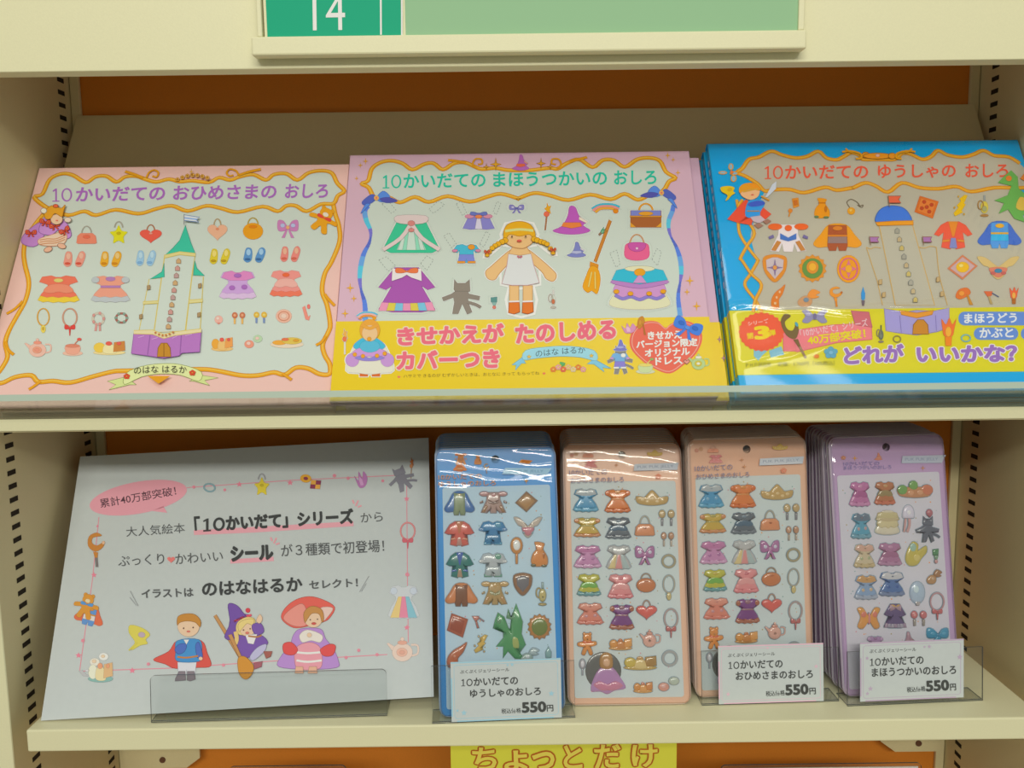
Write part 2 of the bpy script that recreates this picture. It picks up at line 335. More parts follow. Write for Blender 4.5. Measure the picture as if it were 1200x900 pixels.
ICON = {
 'dress': [('q', DRESS, 'a'), ('q', HEM, 'b'), ('f', E_(0, .72, .25, .16), 'c'), ('q', [(-.5, .24), (.5, .24), (.5, .08), (-.5, .08)], 'c'), ('f', E_(-.76, .64, .2, .22), 'b'), ('f', E_(.76, .64, .2, .22), 'b')],
 'gown': [('q', DRESS, 'a'), ('q', [(-.3, .95), (-.12, .82), (.12, .82), (.3, .95), (.7, .85), (.85, .5), (.4, .3), (-.4, .3), (-.85, .5), (-.7, .85)], 'c'), ('q', HEM, 'b'), ('f', E_(-.3, -.2, .16), 'd'), ('f', E_(.35, -.15, .16), 'd'), ('f', E_(0, .62, .2, .14), 'd')],
 'layered_dress': [('q', DRESS, 'a'), ('q', HEM, 'b'), ('f', [(-.38, .3), (.38, .3), (.72, -.15), (.35, -.3), (0, -.2), (-.35, -.3), (-.72, -.15)], 'c'), ('f', E_(0, .6, .22, .14), 'd')],
 'striped_dress': [('q', DRESS, 'a')] + [('q', [(-.33 + .22 * i, .3), (-.33 + .22 * i + .22, .3), (-.85 + .57 * i + .57, -.9), (-.85 + .57 * i, -.9)], k) for i, k in enumerate('bcd')] + [('f', E_(-.62, .62, .22, .2), 'e'), ('f', E_(.62, .62, .22, .2), 'e')],
 'handbag': [('s', E_(0, .1, .45, .85, 12, 10, 170), 'h', .11), ('q', [(-.95, -.85), (-.85, -.1), (-.55, .2), (.55, .2), (.85, -.1), (.95, -.85), (.8, -.95), (-.8, -.95)], 'a'), ('f', E_(0, -.2, .35, .2), 'b')],
 'star_bag': [('s', E_(0, .35, .38, .6, 12, 10, 170), 'h', .11), ('f', starp(5, .55, 90, 0, -.2, .85), 'a'), ('f', E_(0, -.05, .2, .12), 'b')],
 'heart_bag': [('s', E_(0, .3, .35, .65, 12, 10, 170), 'h', .11), ('f', [(x, y * .8 - .15) for x, y in heartp()], 'a'), ('f', E_(0, .05, .16, .1), 'b')],
 'round_bag': [('s', E_(0, .3, .5, .65, 12, 10, 170), 'h', .11), ('f', E_(0, -.25, .98, .75), 'a'), ('f', E_(0, .15, .4, .14), 'b')],
 'bow': [('f', BOW, 'a'), ('q', [(-.1, 0), (-.6, -.95), (-.3, -.95), (0, -.1), (.3, -.95), (.6, -.95), (.1, 0)], 'a'), ('f', E_(-.5, .25, .22, .2), 'b'), ('f', E_(.5, .25, .22, .2), 'b'), ('f', E_(0, .05, .18, .18), 'c')],
 'shoes': [('f', [(-.95, -.6), (-.9, -.1), (-.75, .8), (-.5, .95), (-.25, .75), (-.2, 0), (-.3, -.7), (-.65, -.95)], 'a'), ('f', [(.95, .5), (.75, .95), (.45, .85), (.25, .3), (.05, -.5), (.2, -.9), (.55, -.9), (.8, -.3)], 'a'), ('f', E_(-.52, .35, .2, .42), 'b'), ('f', E_(.58, .4, .2, .4), 'b'), ('f', E_(-.6, -.55, .24, .14), 'c'), ('f', E_(.35, -.55, .24, .14), 'c')],
 'necklace': [('c', E_(0, .3, .85, .66, 20), 'a', .13), ('f', E_(0, -.62, .36, .3), 'b'), ('f', E_(0, -.6, .16, .13), 'c')],
 'bow_necklace': [('c', E_(0, .32, .85, .64, 20), 'a', .14), ('f', [(x * .65, y * .3 - .45) for x, y in BOW], 'b'), ('q', [(-.12, -.5), (.12, -.5), (.04, -1), (-.04, -1)], 'b')],
 'wreath': [('c', E_(0, .1, .75, .72, 18), 'a', .32)] + [('f', E_(.75 * math.cos(R(60 * i)), .1 + .72 * math.sin(R(60 * i)), .2), 'b') for i in range(6)],
 'ribbon_wreath': [('c', E_(0, .3, .7, .6, 18), 'a', .3), ('q', [(-.35, -.2), (-.1, -.2), (-.2, -1), (-.5, -1)], 'b'), ('q', [(.05, -.2), (.3, -.2), (.35, -1), (.08, -1)], 'b')] + [('f', E_(.7 * math.cos(R(72 * i)), .3 + .6 * math.sin(R(72 * i)), .17), 'b') for i in range(5)],
 'pearl': [('f', E_(0, -.1, .85, .8), 'a'), ('f', E_(-.2, .15, .35, .3), 'b'), ('q', [(-.3, -.7), (.3, -.7), (.15, -1), (-.15, -1)], 'c')],
 'earrings': [('f', E_(-.55, .45, .42, .5), 'a'), ('f', E_(.55, .45, .42, .5), 'a'), ('f', E_(-.55, .45, .2, .22), 'b'), ('f', E_(.55, .45, .2, .22), 'b'), ('q', [(-.7, -.1), (-.4, -.1), (-.42, -.95), (-.68, -.95)], 'c'), ('q', [(.7, -.1), (.4, -.1), (.42, -.95), (.68, -.95)], 'c')],
 'teapot': [('s', [(.55, .35), (.95, .3), (.95, -.3), (.55, -.45)], 'a', .12), ('q', [(-.5, -.3), (-.98, .45), (-.85, .5), (-.4, .15)], 'a'), ('f', E_(0, -.2, .64, .68), 'a'), ('f', E_(0, .52, .3, .16), 'b'), ('f', E_(0, .78, .12, .14), 'a'), ('f', E_(-.02, -.2, .34, .32), 'c'), ('f', E_(-.02, -.2, .17, .15), 'b')],
 'tea_cup': [('f', E_(0, -.65, .98, .28), 'b'), ('f', [(-.7, .15), (.7, .15), (.5, -.7), (-.5, -.7)], 'a'), ('f', E_(0, .15, .7, .2), 'c'), ('s', [(.1, .2), (.55, .8)], 'c', .1), ('f', E_(.65, .85, .22, .15), 'd')],
 'cakes': [('f', E_(0, -.65, 1, .3), 'e'), ('f', E_(-.6, -.05, .36, .62), 'a'), ('f', [(-.35, -.7), (-.3, .25), (.15, .4), (.35, -.1), (.4, -.75)], 'b'), ('q', [(.25, -.6), (.3, .6), (.95, .75), (.98, -.4)], 'c'), ('f', E_(-.02, .45, .2, .25), 'd'), ('f', E_(.6, .45, .14, .2), 'd')],
 'sweets': [('f', E_(-.45, -.35, .5, .55), 'a'), ('f', E_(.45, .4, .48, .52), 'b'), ('f', E_(-.5, -.25, .22, .25), 'c'), ('f', E_(.4, .45, .2, .22), 'c')],
 'fruit_plate': [('f', E_(0, -.35, 1, .55), 'e'), ('f', E_(-.45, -.1, .42, .35), 'a'), ('f', E_(.3, .15, .6, .5), 'b'), ('f', E_(-.1, .35, .22, .22), 'c'), ('f', E_(.55, .2, .18, .2), 'd')],
 'round_plate': [('f', E_(0, 0, 1, .95), 'a'), ('c', E_(0, 0, .68, .62), 'b', .1), ('f', E_(0, 0, .36, .32), 'c')],
 'scarf': [('q', [(-.9, .6), (-.3, .8), (.4, -.5), (.9, -.3), (.6, -.95), (-.2, -.8)], 'a'), ('f', E_(.5, .7, .35, .28), 'b')],
 'witch_hat': [('f', [(-.98, -.72), (-.5, -.4), (-.2, .3), (-.1, .95), (.2, .9), (.4, .3), (.8, -.1), (.6, -.35), (.98, -.72), (.4, -.95), (-.4, -.95)], 'a'), ('q', [(-.52, -.42), (-.42, -.15), (.45, -.15), (.55, -.42), (0, -.56)], 'b'), ('q', [(.4, .25), (.85, -.1), (.75, -.2), (.38, .05)], 'c')],
 'wand': [('q', [(-.45, -.98), (-.25, -.98), (.2, .3), (0, .35)], 'b'), ('f', starp(5, .5, 100, .25, .55, .5), 'a'), ('f', E_(.0, .2, .4, .2), 'c')],
 'broom': [('q', [(.72, 1), (.9, .95), (-.05, -.15), (-.22, -.1)], 'b'), ('q', [(-.45, -.12), (.08, -.2), (.05, -.32), (-.48, -.25)], 'c'), ('f', [(-.42, -.25), (.02, -.3), (.2, -.6), (.0, -.98), (-.35, -.9), (-.6, -.95), (-.92, -.8), (-.7, -.5)], 'a'), ('s', [(-.35, -.4), (-.55, -.8)], 'd', .05), ('s', [(-.15, -.4), (-.12, -.85)], 'd', .05)],
 'cat': [('q', [(-.35, .95), (-.2, .75), (.2, .75), (.42, .95), (.45, .3), (.25, .2), (-.25, .2), (-.38, .4)], 'a'), ('f', [(-.3, .3), (.3, .3), (.4, .15), (.95, .02), (.9, -.2), (.35, -.1), (.35, -.3), (.55, -.85), (.3, -.98), (.05, -.4), (-.15, -.95), (-.45, -.95), (-.35, -.3), (-.4, -.05), (-.9, -.25), (-.98, -.05), (-.5, .15)], 'a'), ('s', [(.3, -.3), (.75, -.45), (.98, -.6)], 'a', .16)],
 'cloak': [('q', [(-.42, .85), (.42, .85), (.95, -.75), (.7, -.95), (-.7, -.95), (-.95, -.75)], 'a'), ('q', [(-.1, .6), (.1, .6), (.5, -.8), (-.5, -.8)], 'c'), ('q', [(-.06, .55), (.06, .55), (.16, -.8), (-.16, -.8)], 'd'), ('q', [(-.32, -.2), (-.22, -.2), (-.3, -.8), (-.45, -.8)], 'd'), ('q', [(.32, -.2), (.22, -.2), (.3, -.8), (.45, -.8)], 'd'), ('f', [(-.48, .95), (.48, .95), (.5, .6), (0, .5), (-.5, .6)], 'b'), ('s', [(0, .55), (-.35, -.2), (-.95, -.8)], 'b', .17), ('s', [(0, .55), (.35, -.2), (.95, -.8)], 'b', .17), ('f', E_(0, .55, .12, .14), 'e'), ('f', E_(0, .2, .1, .1), 'e')],
 'cape_dress': [('q', [(-.4, .95), (.4, .95), (.95, .1), (.7, -.02), (.5, .15), (.95, -.85), (.5, -.98), (-.5, -.98), (-.95, -.85), (-.5, .15), (-.7, -.02), (-.95, .1)], 'a')] + [('q', [(-.84 + .24 * i, -.55 - .05 * math.sin(math.pi * i / 7)), (-.6 + .24 * i, -.55 - .05 * math.sin(math.pi * (i + 1) / 7)), (-.68 + .272 * i, -.92), (-.952 + .272 * i, -.92)], k) for i, k in enumerate('defdefd')] + [('q', [(-.48, .9), (0, .8), (.48, .9), (.5, .35), (.15, .5), (0, .62), (-.15, .5), (-.5, .35)], 'b'), ('f', [(x * .38, y * .2 + .75) for x, y in BOW], 'c')],
 'short_cape': [('q', [(-.5, .85), (.5, .85), (.95, -.85), (.5, -.98), (0, -.9), (-.5, -.98), (-.95, -.85)], 'a'), ('q', [(-.1, .3), (.1, .3), (.22, -.9), (-.22, -.9)], 'b'), ('f', E_(-.55, .45, .28, .22), 'c'), ('f', E_(.55, .45, .28, .22), 'c'), ('f', [(x * .5, y * .35 + .65) for x, y in BOW], 'd'), ('f', E_(0, .4, .22, .2), 'e')],
 'shirt_set': [('q', TEE, 'a'), ('q', [(-.5, -.1), (.5, -.1), (.62, -.92), (.08, -.92), (0, -.5), (-.08, -.92), (-.62, -.92)], 'b'), ('q', [(-.64, -.75), (-.1, -.75), (-.08, -.95), (-.64, -.95)], 'c'), ('q', [(.64, -.75), (.1, -.75), (.08, -.95), (.64, -.95)], 'c'), ('f', E_(.35, .6, .25, .25), 'c'), ('f', E_(-.82, .25, .2, .14), 'd'), ('f', E_(.82, .25, .2, .14), 'd')],
 'coat': [('q', [(-.3, .95), (.3, .95), (.65, .7), (1, .05), (.75, -.08), (.5, .2), (.62, -.85), (.15, -.98), (0, -.7), (-.15, -.98), (-.62, -.85), (-.5, .2), (-.75, -.08), (-1, .05), (-.65, .7)], 'a'), ('q', [(-.25, .95), (.25, .95), (.05, -.1), (-.05, -.1)], 'b'), ('q', [(-.12, -.2), (.12, -.2), (.2, -.9), (-.2, -.9)], 'c'), ('q', [(-.56, -.35), (-.2, -.3), (-.2, -.45), (-.58, -.5)], 'b'), ('q', [(.56, -.35), (.2, -.3), (.2, -.45), (.58, -.5)], 'b')],
 'armor': [('q', [(-.45, .9), (.45, .9), (.5, .2), (.9, -.9), (.45, -.95), (.3, -.4), (.22, -.95), (-.22, -.95), (-.3, -.4), (-.45, -.95), (-.9, -.9), (-.5, .2)], 'a'), ('f', E_(-.65, .75, .35, .22), 'b'), ('f', E_(.65, .75, .35, .22), 'b'), ('q', [(-.4, .3), (0, .0), (.4, .3), (.4, -.1), (0, -.25), (-.4, -.1)], 'c'), ('q', [(-.55, -.2), (-.35, -.3), (-.62, -.9), (-.85, -.85)], 'd'), ('q', [(.55, -.2), (.35, -.3), (.62, -.9), (.85, -.85)], 'd'), ('f', E_(0, .65, .18, .2), 'b'), ('q', [(-.98, .05), (-.75, .2), (-.7, .0), (-.95, -.12)], 'e'), ('q', [(.98, .05), (.75, .2), (.7, .0), (.95, -.12)], 'e')],
 'cape_armor': [('f', [(-.35, .9), (.35, .9), (.7, .2), (1, -.45), (.8, -.75), (.4, -.7), (-.4, -.7), (-.8, -.75), (-1, -.45), (-.7, .2)], 'a'), ('q', [(-.38, .85), (.38, .85), (.42, -.6), (.35, -.98), (.06, -.98), (0, -.6), (-.06, -.98), (-.35, -.98), (-.42, -.6)], 'b'), ('q', [(-.38, .1), (.38, .1), (.4, -.45), (-.4, -.45)], 'c'), ('q', [(-.4, .15), (.4, .15), (.4, .02), (-.4, .02)], 'd'), ('f', E_(0, .62, .2, .16), 'd')],
 'shield': [('f', [(-.9, .75), (-.3, .98), (.3, .98), (.9, .75), (.85, -.1), (.4, -.75), (0, -.98), (-.4, -.75), (-.85, -.1)], 'a'), ('q', [(-.68, .6), (-.2, .78), (.2, .78), (.68, .6), (.62, -.08), (0, -.76), (-.62, -.08)], 'b'), ('f', starp(4, .28, 90, 0, .05, .62), 'c'), ('f', E_(0, .05, .16), 'd')],
 'ornate_shield': [('q', starp(14, .86), 'a'), ('f', E_(0, 0, .72, .72), 'b'), ('f', E_(0, .08, .42, .46), 'a'), ('f', E_(0, .1, .26, .28), 'c')],
 'oval_shield': [('f', E_(0, 0, .95, .98), 'a'), ('c', E_(0, 0, .72, .76), 'b', .1), ('q', starp(4, .4, 90, 0, 0, .66), 'c'), ('f', E_(0, 0, .28, .28), 'd')],
 'gem_tile': [('q', [(0, .98), (.98, .1), (0, -.98), (-.98, -.1)], 'a'), ('q', [(0, .8), (.8, .08), (0, -.8), (-.8, -.08)], 'b'), ('f', E_(0, 0, .42, .42), 'c'), ('f', E_(-.1, .12, .15, .13), 'd')],
 'magic_book': [('q', [(-.55, .98), (.98, .5), (.5, -.98), (-.98, -.4)], 'a'), ('q', [(-.45, .78), (.75, .4), (.38, -.75), (-.76, -.3)], 'b')] + [('f', E_(x, y, .16), 'c') for x, y in ((-.2, .45), (.4, .2), (0, 0), (-.4, -.1), (.2, -.4))],
 'kite_charm': [('q', [(-.1, .85), (.75, .95), (.85, .1), (.1, -.1)], 'a'), ('q', [(.1, .65), (.6, .72), (.65, .25), (.22, .12)], 'b'), ('f', E_(-.3, -.35, .28, .22), 'c'), ('s', [(-.3, -.35), (-.5, -.95)], 'a', .12)],
 'sack': [('f', [(-.5, .95), (.5, .85), (.35, .45), (.8, -.2), (.8, -.8), (.3, -.95), (-.5, -.95), (-.85, -.6), (-.7, 0), (-.3, .45)], 'a'), ('s', [(-.4, .5), (.4, .5)], 'b', .12), ('f', E_(.4, -.1, .14, .3), 'b'), ('f', E_(-.6, -.85, .25, .12), 'c'), ('f', E_(.45, -.9, .3, .1), 'c')],
 'pendant': [('s', [(-.5, -.2), (-.9, .5), (-.4, .85), (.3, .5), (.6, .1), (.98, .2), (.8, -.1), (.3, .2)], 'b', .07), ('f', E_(-.4, -.5, .45, .42), 'a'), ('f', E_(-.45, -.42, .18, .16), 'c')],
 'lightning': [('q', [(.6, .98), (.95, .9), (.5, .2), (.7, .1), (.2, -.5), (.4, -.6), (-.6, -.98), (-.8, -.7), (-.2, -.2), (-.4, 0), (.1, .4), (-.1, .6)], 'a'), ('f', E_(-.2, .8, .1), 'b'), ('f', E_(.5, -.8, .1), 'b'), ('f', E_(-.7, -.2, .1), 'b')],
 'bottle': [('q', [(-.1, 1), (.12, .98), (.15, .45), (-.1, .45)], 'b'), ('f', E_(0, -.1, .5, .55), 'a'), ('c', E_(-.5, .1, .35, .4, 14), 'c', .12), ('f', E_(0, -.85, .55, .12), 'c'), ('f', E_(0, -.25, .3, .25), 'd')],
 'lyre_amulet': [('f', [(-.1, .2), (-.6, .85), (-1, .9), (-.7, .2), (-.45, .05), (-.3, -.6), (0, -.95), (.3, -.6), (.45, .05), (.7, .2), (1, .9), (.6, .85), (.1, .2)], 'a'), ('f', [(-.4, 0), (.4, 0), (.3, -.5), (0, -.8), (-.3, -.5)], 'b'), ('f', E_(0, -.25, .18), 'c'), ('f', E_(-.25, -.45, .12), 'd'), ('f', E_(.25, -.45, .12), 'd')],
 'crescent': [('f', [(.5, .8), (0, .98), (-.7, .75), (-.75, .2), (-.1, -.1), (.6, .15), (.75, .5), (.4, .35), (0, .25), (-.4, .4), (-.3, .7)], 'a'), ('q', [(-.3, -.1), (.15, -.15), (.1, -.45), (-.15, -.45)], 'a'), ('q', [(-.14, -.45), (.1, -.45), (.18, -.98), (-.06, -.98)], 'b'), ('f', E_(.65, .4, .14, .1), 'c')],
 'horn': [('f', [(.95, .98), (.4, .7), (-.4, .3), (-.9, -.3), (-.8, -.98), (.1, -.98), (.1, -.3), (.6, .2)], 'a'), ('f', E_(-.2, -.1, .14, .12), 'b'), ('f', E_(.2, .35, .14, .12), 'b'), ('f', E_(-.4, -.6, .18, .12), 'b')],
 'helmet': [('f', [(-.9, -.4), (-.4, .2), (.2, .1), (.3, -.5), (0, -.98), (-.7, -.95)], 'a'), ('f', [(-.1, .2), (.3, .95), (.98, .6), (.6, .3), (.9, .1), (.4, -.1)], 'b'), ('f', E_(-.2, -.25, .22, .25), 'c')],
 'hammer': [('f', [(-.95, -.1), (-.6, .6), (.3, .8), (.7, .3), (.3, -.1), (-.5, -.4)], 'a'), ('q', [(.2, .1), (.45, 0), (.95, -.98), (.55, -.98)], 'b'), ('f', E_(-.3, .2, .3, .25), 'c')],
 'ladle': [('q', [(-.9, .6), (.2, .6), (.1, .1), (-.4, -.1)], 'a'), ('s', [(.1, .4), (.95, -.1)], 'c', .16), ('q', [(-.4, 0), (-.15, 0), (.2, -.98), (-.1, -.98)], 'b')],
 'torch': [('f', [(-.7, .9), (-.6, .2), (-.4, -.3), (.4, -.3), (.6, .2), (.8, .9), (.4, .5), (.1, .98), (-.25, .5)], 'a'), ('f', E_(0, .0, .3, .35), 'b'), ('q', [(-.35, -.35), (.35, -.35), (.3, -.98), (-.3, -.98)], 'c')],
 'crystal': [('q', [(0, 1), (.55, .3), (.5, -.3), (0, -.45), (-.5, -.3), (-.55, .3)], 'a'), ('q', [(-.5, -.45), (.5, -.45), (.25, -1), (-.25, -1)], 'b')],
 'trunk': [('s', E_(0, .35, .42, .6, 12, 8, 172), 'b', .12), ('q', [(-.95, .4), (.95, .4), (.95, -.95), (-.95, -.95)], 'a'), ('q', [(-.92, .4), (.92, .4), (.92, -.05), (-.92, -.05)], 'c'), ('q', [(-.98, -.02), (.98, -.02), (.98, -.14), (-.98, -.14)], 'd'), ('f', E_(0, .15, .45, .16), 'b'), ('q', [(-.95, -.55), (-.6, -.95), (-.95, -.95)], 'b'), ('q', [(.95, -.55), (.6, -.95), (.95, -.95)], 'b')],
 'purse': [('s', E_(0, .1, .55, .85, 12, 5, 175), 'b', .11), ('f', [(-.7, .3), (.7, .3), (.95, -.2), (.9, -.75), (.4, -.98), (-.4, -.98), (-.9, -.75), (-.95, -.2)], 'a'), ('f', [(-.6, .32), (.6, .32), (.55, -.15), (0, -.35), (-.55, -.15)], 'c'), ('f', E_(0, -.1, .1, .09), 'd')],
 'rainbow': [('s', [(-.9, -.2), (-.4, .5), (.4, .55), (.9, .1)], 'a', .38), ('s', [(-.85, -.45), (-.4, .22), (.4, .25), (.85, -.2)], 'b', .3), ('s', [(-.7, -.75), (-.35, -.12), (.35, -.08), (.7, -.5)], 'c', .28), ('f', E_(.65, -.55, .18, .4), 'd')],
 'comb': [('q', [(-.7, .5), (.6, .6), (.55, -.1), (-.65, -.1)], 'a'), ('q', [(-.5, -.1), (.5, -.1), (.2, -.55), (-.2, -.55)], 'c'), ('f', E_(0, -.75, .35, .22), 'b')],
 'ball_gown': [('f', [(-.98, -.75), (-.8, -.2), (-.5, .2), (.5, .2), (.8, -.2), (.98, -.75), (.5, -.95), (0, -.98), (-.5, -.95)], 'e'), ('f', [(-.85, -.15), (-.6, .35), (.6, .35), (.85, -.15), (.55, -.42), (.28, -.3), (0, -.48), (-.28, -.3), (-.55, -.42)], 'b'), ('s', [(-.8, -.3), (-.55, -.48), (-.28, -.38), (0, -.52), (.28, -.38), (.55, -.48), (.8, -.3)], 'f', .13), ('f', [(-.95, .3), (-.5, .55), (.5, .55), (.95, .3), (.5, .1), (0, .0), (-.5, .1)], 'd'), ('q', [(-.75, .85), (-.4, .95), (.4, .95), (.75, .85), (.9, .4), (.45, .3), (0, .2), (-.45, .3), (-.9, .4)], 'a'), ('f', E_(0, .92, .48, .14), 'e'), ('f', E_(0, .75, .18, .18), 'c'), ('q', [(-.05, .6), (.05, .6), (.22, .25), (-.22, .25)], 'b')] + [('f', E_(x, y, .09, .1), 'c') for x, y in ((-.75, -.15), (-.3, -.25), (.3, -.25), (.75, -.15))],
 'tiara': [('f', [(-.98, .2), (-.5, .1), (-.3, .45), (0, .95), (.3, .45), (.5, .1), (.98, .2), (.9, -.6), (.4, -.85), (0, -.9), (-.4, -.85), (-.9, -.6)], 'a')] + [('f', E_(x, y, .14, .2), 'b') for x, y in ((-.6, -.2), (0, -.1), (.6, -.2), (-.3, -.4), (.3, -.4))],
 'ring': [('c', E_(0, 0, .78, .8, 20), 'a', .26)],
 'flower_crown': [('f', [(-.98, .1), (-.6, .3), (.6, .3), (.98, .1), (.85, -.6), (.3, -.8), (-.3, -.8), (-.85, -.6)], 'a'), ('f', E_(-.7, 0, .28, .5), 'b'), ('f', E_(.65, .0, .34, .55), 'c'), ('f', E_(-.1, .45, .25, .5), 'b'), ('f', E_(-.25, -.3, .2, .3), 'd'), ('f', E_(.25, -.25, .2, .3), 'd')],
 'butterfly': [('f', [(0, .2), (.5, .9), (.98, .8), (.7, .1), (.95, -.7), (.5, -.9), (0, -.3), (-.5, -.9), (-.95, -.7), (-.7, .1), (-.98, .8), (-.5, .9)], 'a'), ('f', E_(-.45, .35, .25, .28), 'b'), ('f', E_(.45, .35, .25, .28), 'b'), ('f', E_(0, 0, .12, .5), 'c')],
 'mirror': [('f', E_(0, .35, .75, .62), 'a'), ('f', E_(0, .38, .48, .42), 'b'), ('q', [(-.15, -.2), (.15, -.2), (.12, -.98), (-.12, -.98)], 'a')],
 'moon_bird': [('f', [(-.8, .2), (-.3, .9), (.2, .7), (.1, .2), (.9, .6), (.98, .1), (.5, -.4), (.1, -.9), (-.6, -.95), (-.95, -.5)], 'a'), ('f', E_(-.3, .45, .3, .35), 'b'), ('f', E_(.0, -.3, .35, .3), 'c')],
 'jellyfish': [('f', [(-.8, .1), (-.6, .75), (0, .98), (.6, .75), (.8, .1), (.3, 0), (-.3, 0)], 'a'), ('s', [(-.4, 0), (-.5, -.5), (-.6, -.95)], 'b', .2), ('s', [(.1, 0), (.1, -.5), (-.2, -.95)], 'b', .25), ('f', E_(0, .45, .3, .2), 'c')],
 'leaf_bird': [('f', [(-.9, .9), (.2, .8), (.9, .4), (.6, 0), (.8, -.3), (.2, -.5), (-.5, -.95), (-.3, -.3), (-.9, .3)], 'a'), ('f', E_(.2, .3, .3, .2), 'b'), ('s', [(-.1, -.3), (-.7, -.98)], 'a', .12)],
 'dragon': [('f', [(-.55, .55), (-.3, .8), (0, .6), (.1, .2), (.45, .0), (.35, .5), (.8, .98), (.95, .3), (.75, -.1), (.85, -.5), (.4, -.75), (.6, -.98), (.1, -.9), (-.2, -.6), (-.55, -.8), (-.4, -.4), (-.8, -.35), (-.3, -.1), (-.2, .25), (-.75, .3)], 'a'), ('f', [(.2, -.1), (.5, -.2), (.45, -.55), (.1, -.5)], 'b'), ('f', E_(-.35, .5, .12, .1), 'c'), ('q', [(.1, .55), (.3, .85), (.35, .5), (.6, .75), (.55, .4)], 'c')],
 'doll': [('q', [(-.42, -.78), (-.08, -.78), (-.08, -.55), (-.42, -.55)], 'c'), ('q', [(.42, -.78), (.08, -.78), (.08, -.55), (.42, -.55)], 'c'), ('f', [(-.98, -.6), (-.75, -.05), (-.4, .25), (.4, .25), (.75, -.05), (.98, -.6), (.5, -.68), (0, -.72), (-.5, -.68)], 'a'), ('f', E_(-.72, -.3, .28, .2), 'd'), ('f', E_(.72, -.3, .28, .2), 'd'), ('f', E_(0, .1, .42, .18), 'b'), ('f', E_(0, .58, .42, .32), 'e'), ('f', E_(0, .48, .32, .24), 'f'), ('s', [(-.3, .72), (0, .62), (.3, .72)], 'e', .12)],
 'bear': [('f', E_(-.3, .82, .16, .16), 'a'), ('f', E_(.3, .82, .16, .16), 'a'), ('f', E_(0, .5, .45, .42), 'a'), ('f', [(-.35, .2), (-.95, .1), (-.95, -.2), (-.35, -.15), (-.6, -.85), (-.25, -.98), (0, -.5), (.25, -.98), (.6, -.85), (.35, -.15), (.95, -.1), (.9, .2), (.35, .2)], 'a'), ('f', [(x * .5, y * .22 + .1) for x, y in BOW], 'b'), ('f', E_(0, .4, .2, .16), 'c')],
 'flower': [('f', E_(.55 * math.cos(R(72 * i + 90)), .55 * math.sin(R(72 * i + 90)), .42, .42, 12), 'a') for i in range(5)] + [('f', E_(0, 0, .3, .3, 12), 'b')],
 'sparkle': [('q', starp(4, .24, 90, 0, 0, 1), 'a')],
 'star': [('q', starp(5, .45), 'a')],
 'dot': [('f', E_(0, 0, 1, 1, 10), 'a')],
 'heart': [('f', heartp(), 'a')],
 'biscuits': [('f', E_(-.45, .35, .5, .55), 'a'), ('f', E_(-.45, .35, .2, .22), 'b'), ('q', [(.05, .2), (.95, .25), (.9, -.9), (0, -.95)], 'b'), ('q', [(.05, .2), (.5, .22), (.48, -.36), (.03, -.38)], 'c'), ('q', [(.48, -.36), (.92, -.32), (.9, -.9), (.46, -.92)], 'c')],
 'crown_gem': [('f', [(-.9, .5), (-.4, -.1), (-.2, .98), (.2, .1), (.5, .9), (.95, .2), (.7, -.6), (.2, -.95), (-.4, -.9), (-.7, -.2)], 'a'), ('q', [(-.2, .4), (.2, 0), (.3, -.7), (-.2, -.7), (-.35, 0)], 'b')],
}
def darker(h, k=0.62):
    h = h.lstrip('#'); return '%02x%02x%02x' % tuple(int(int(h[i:i + 2], 16) * k) for i in (0, 2, 4))
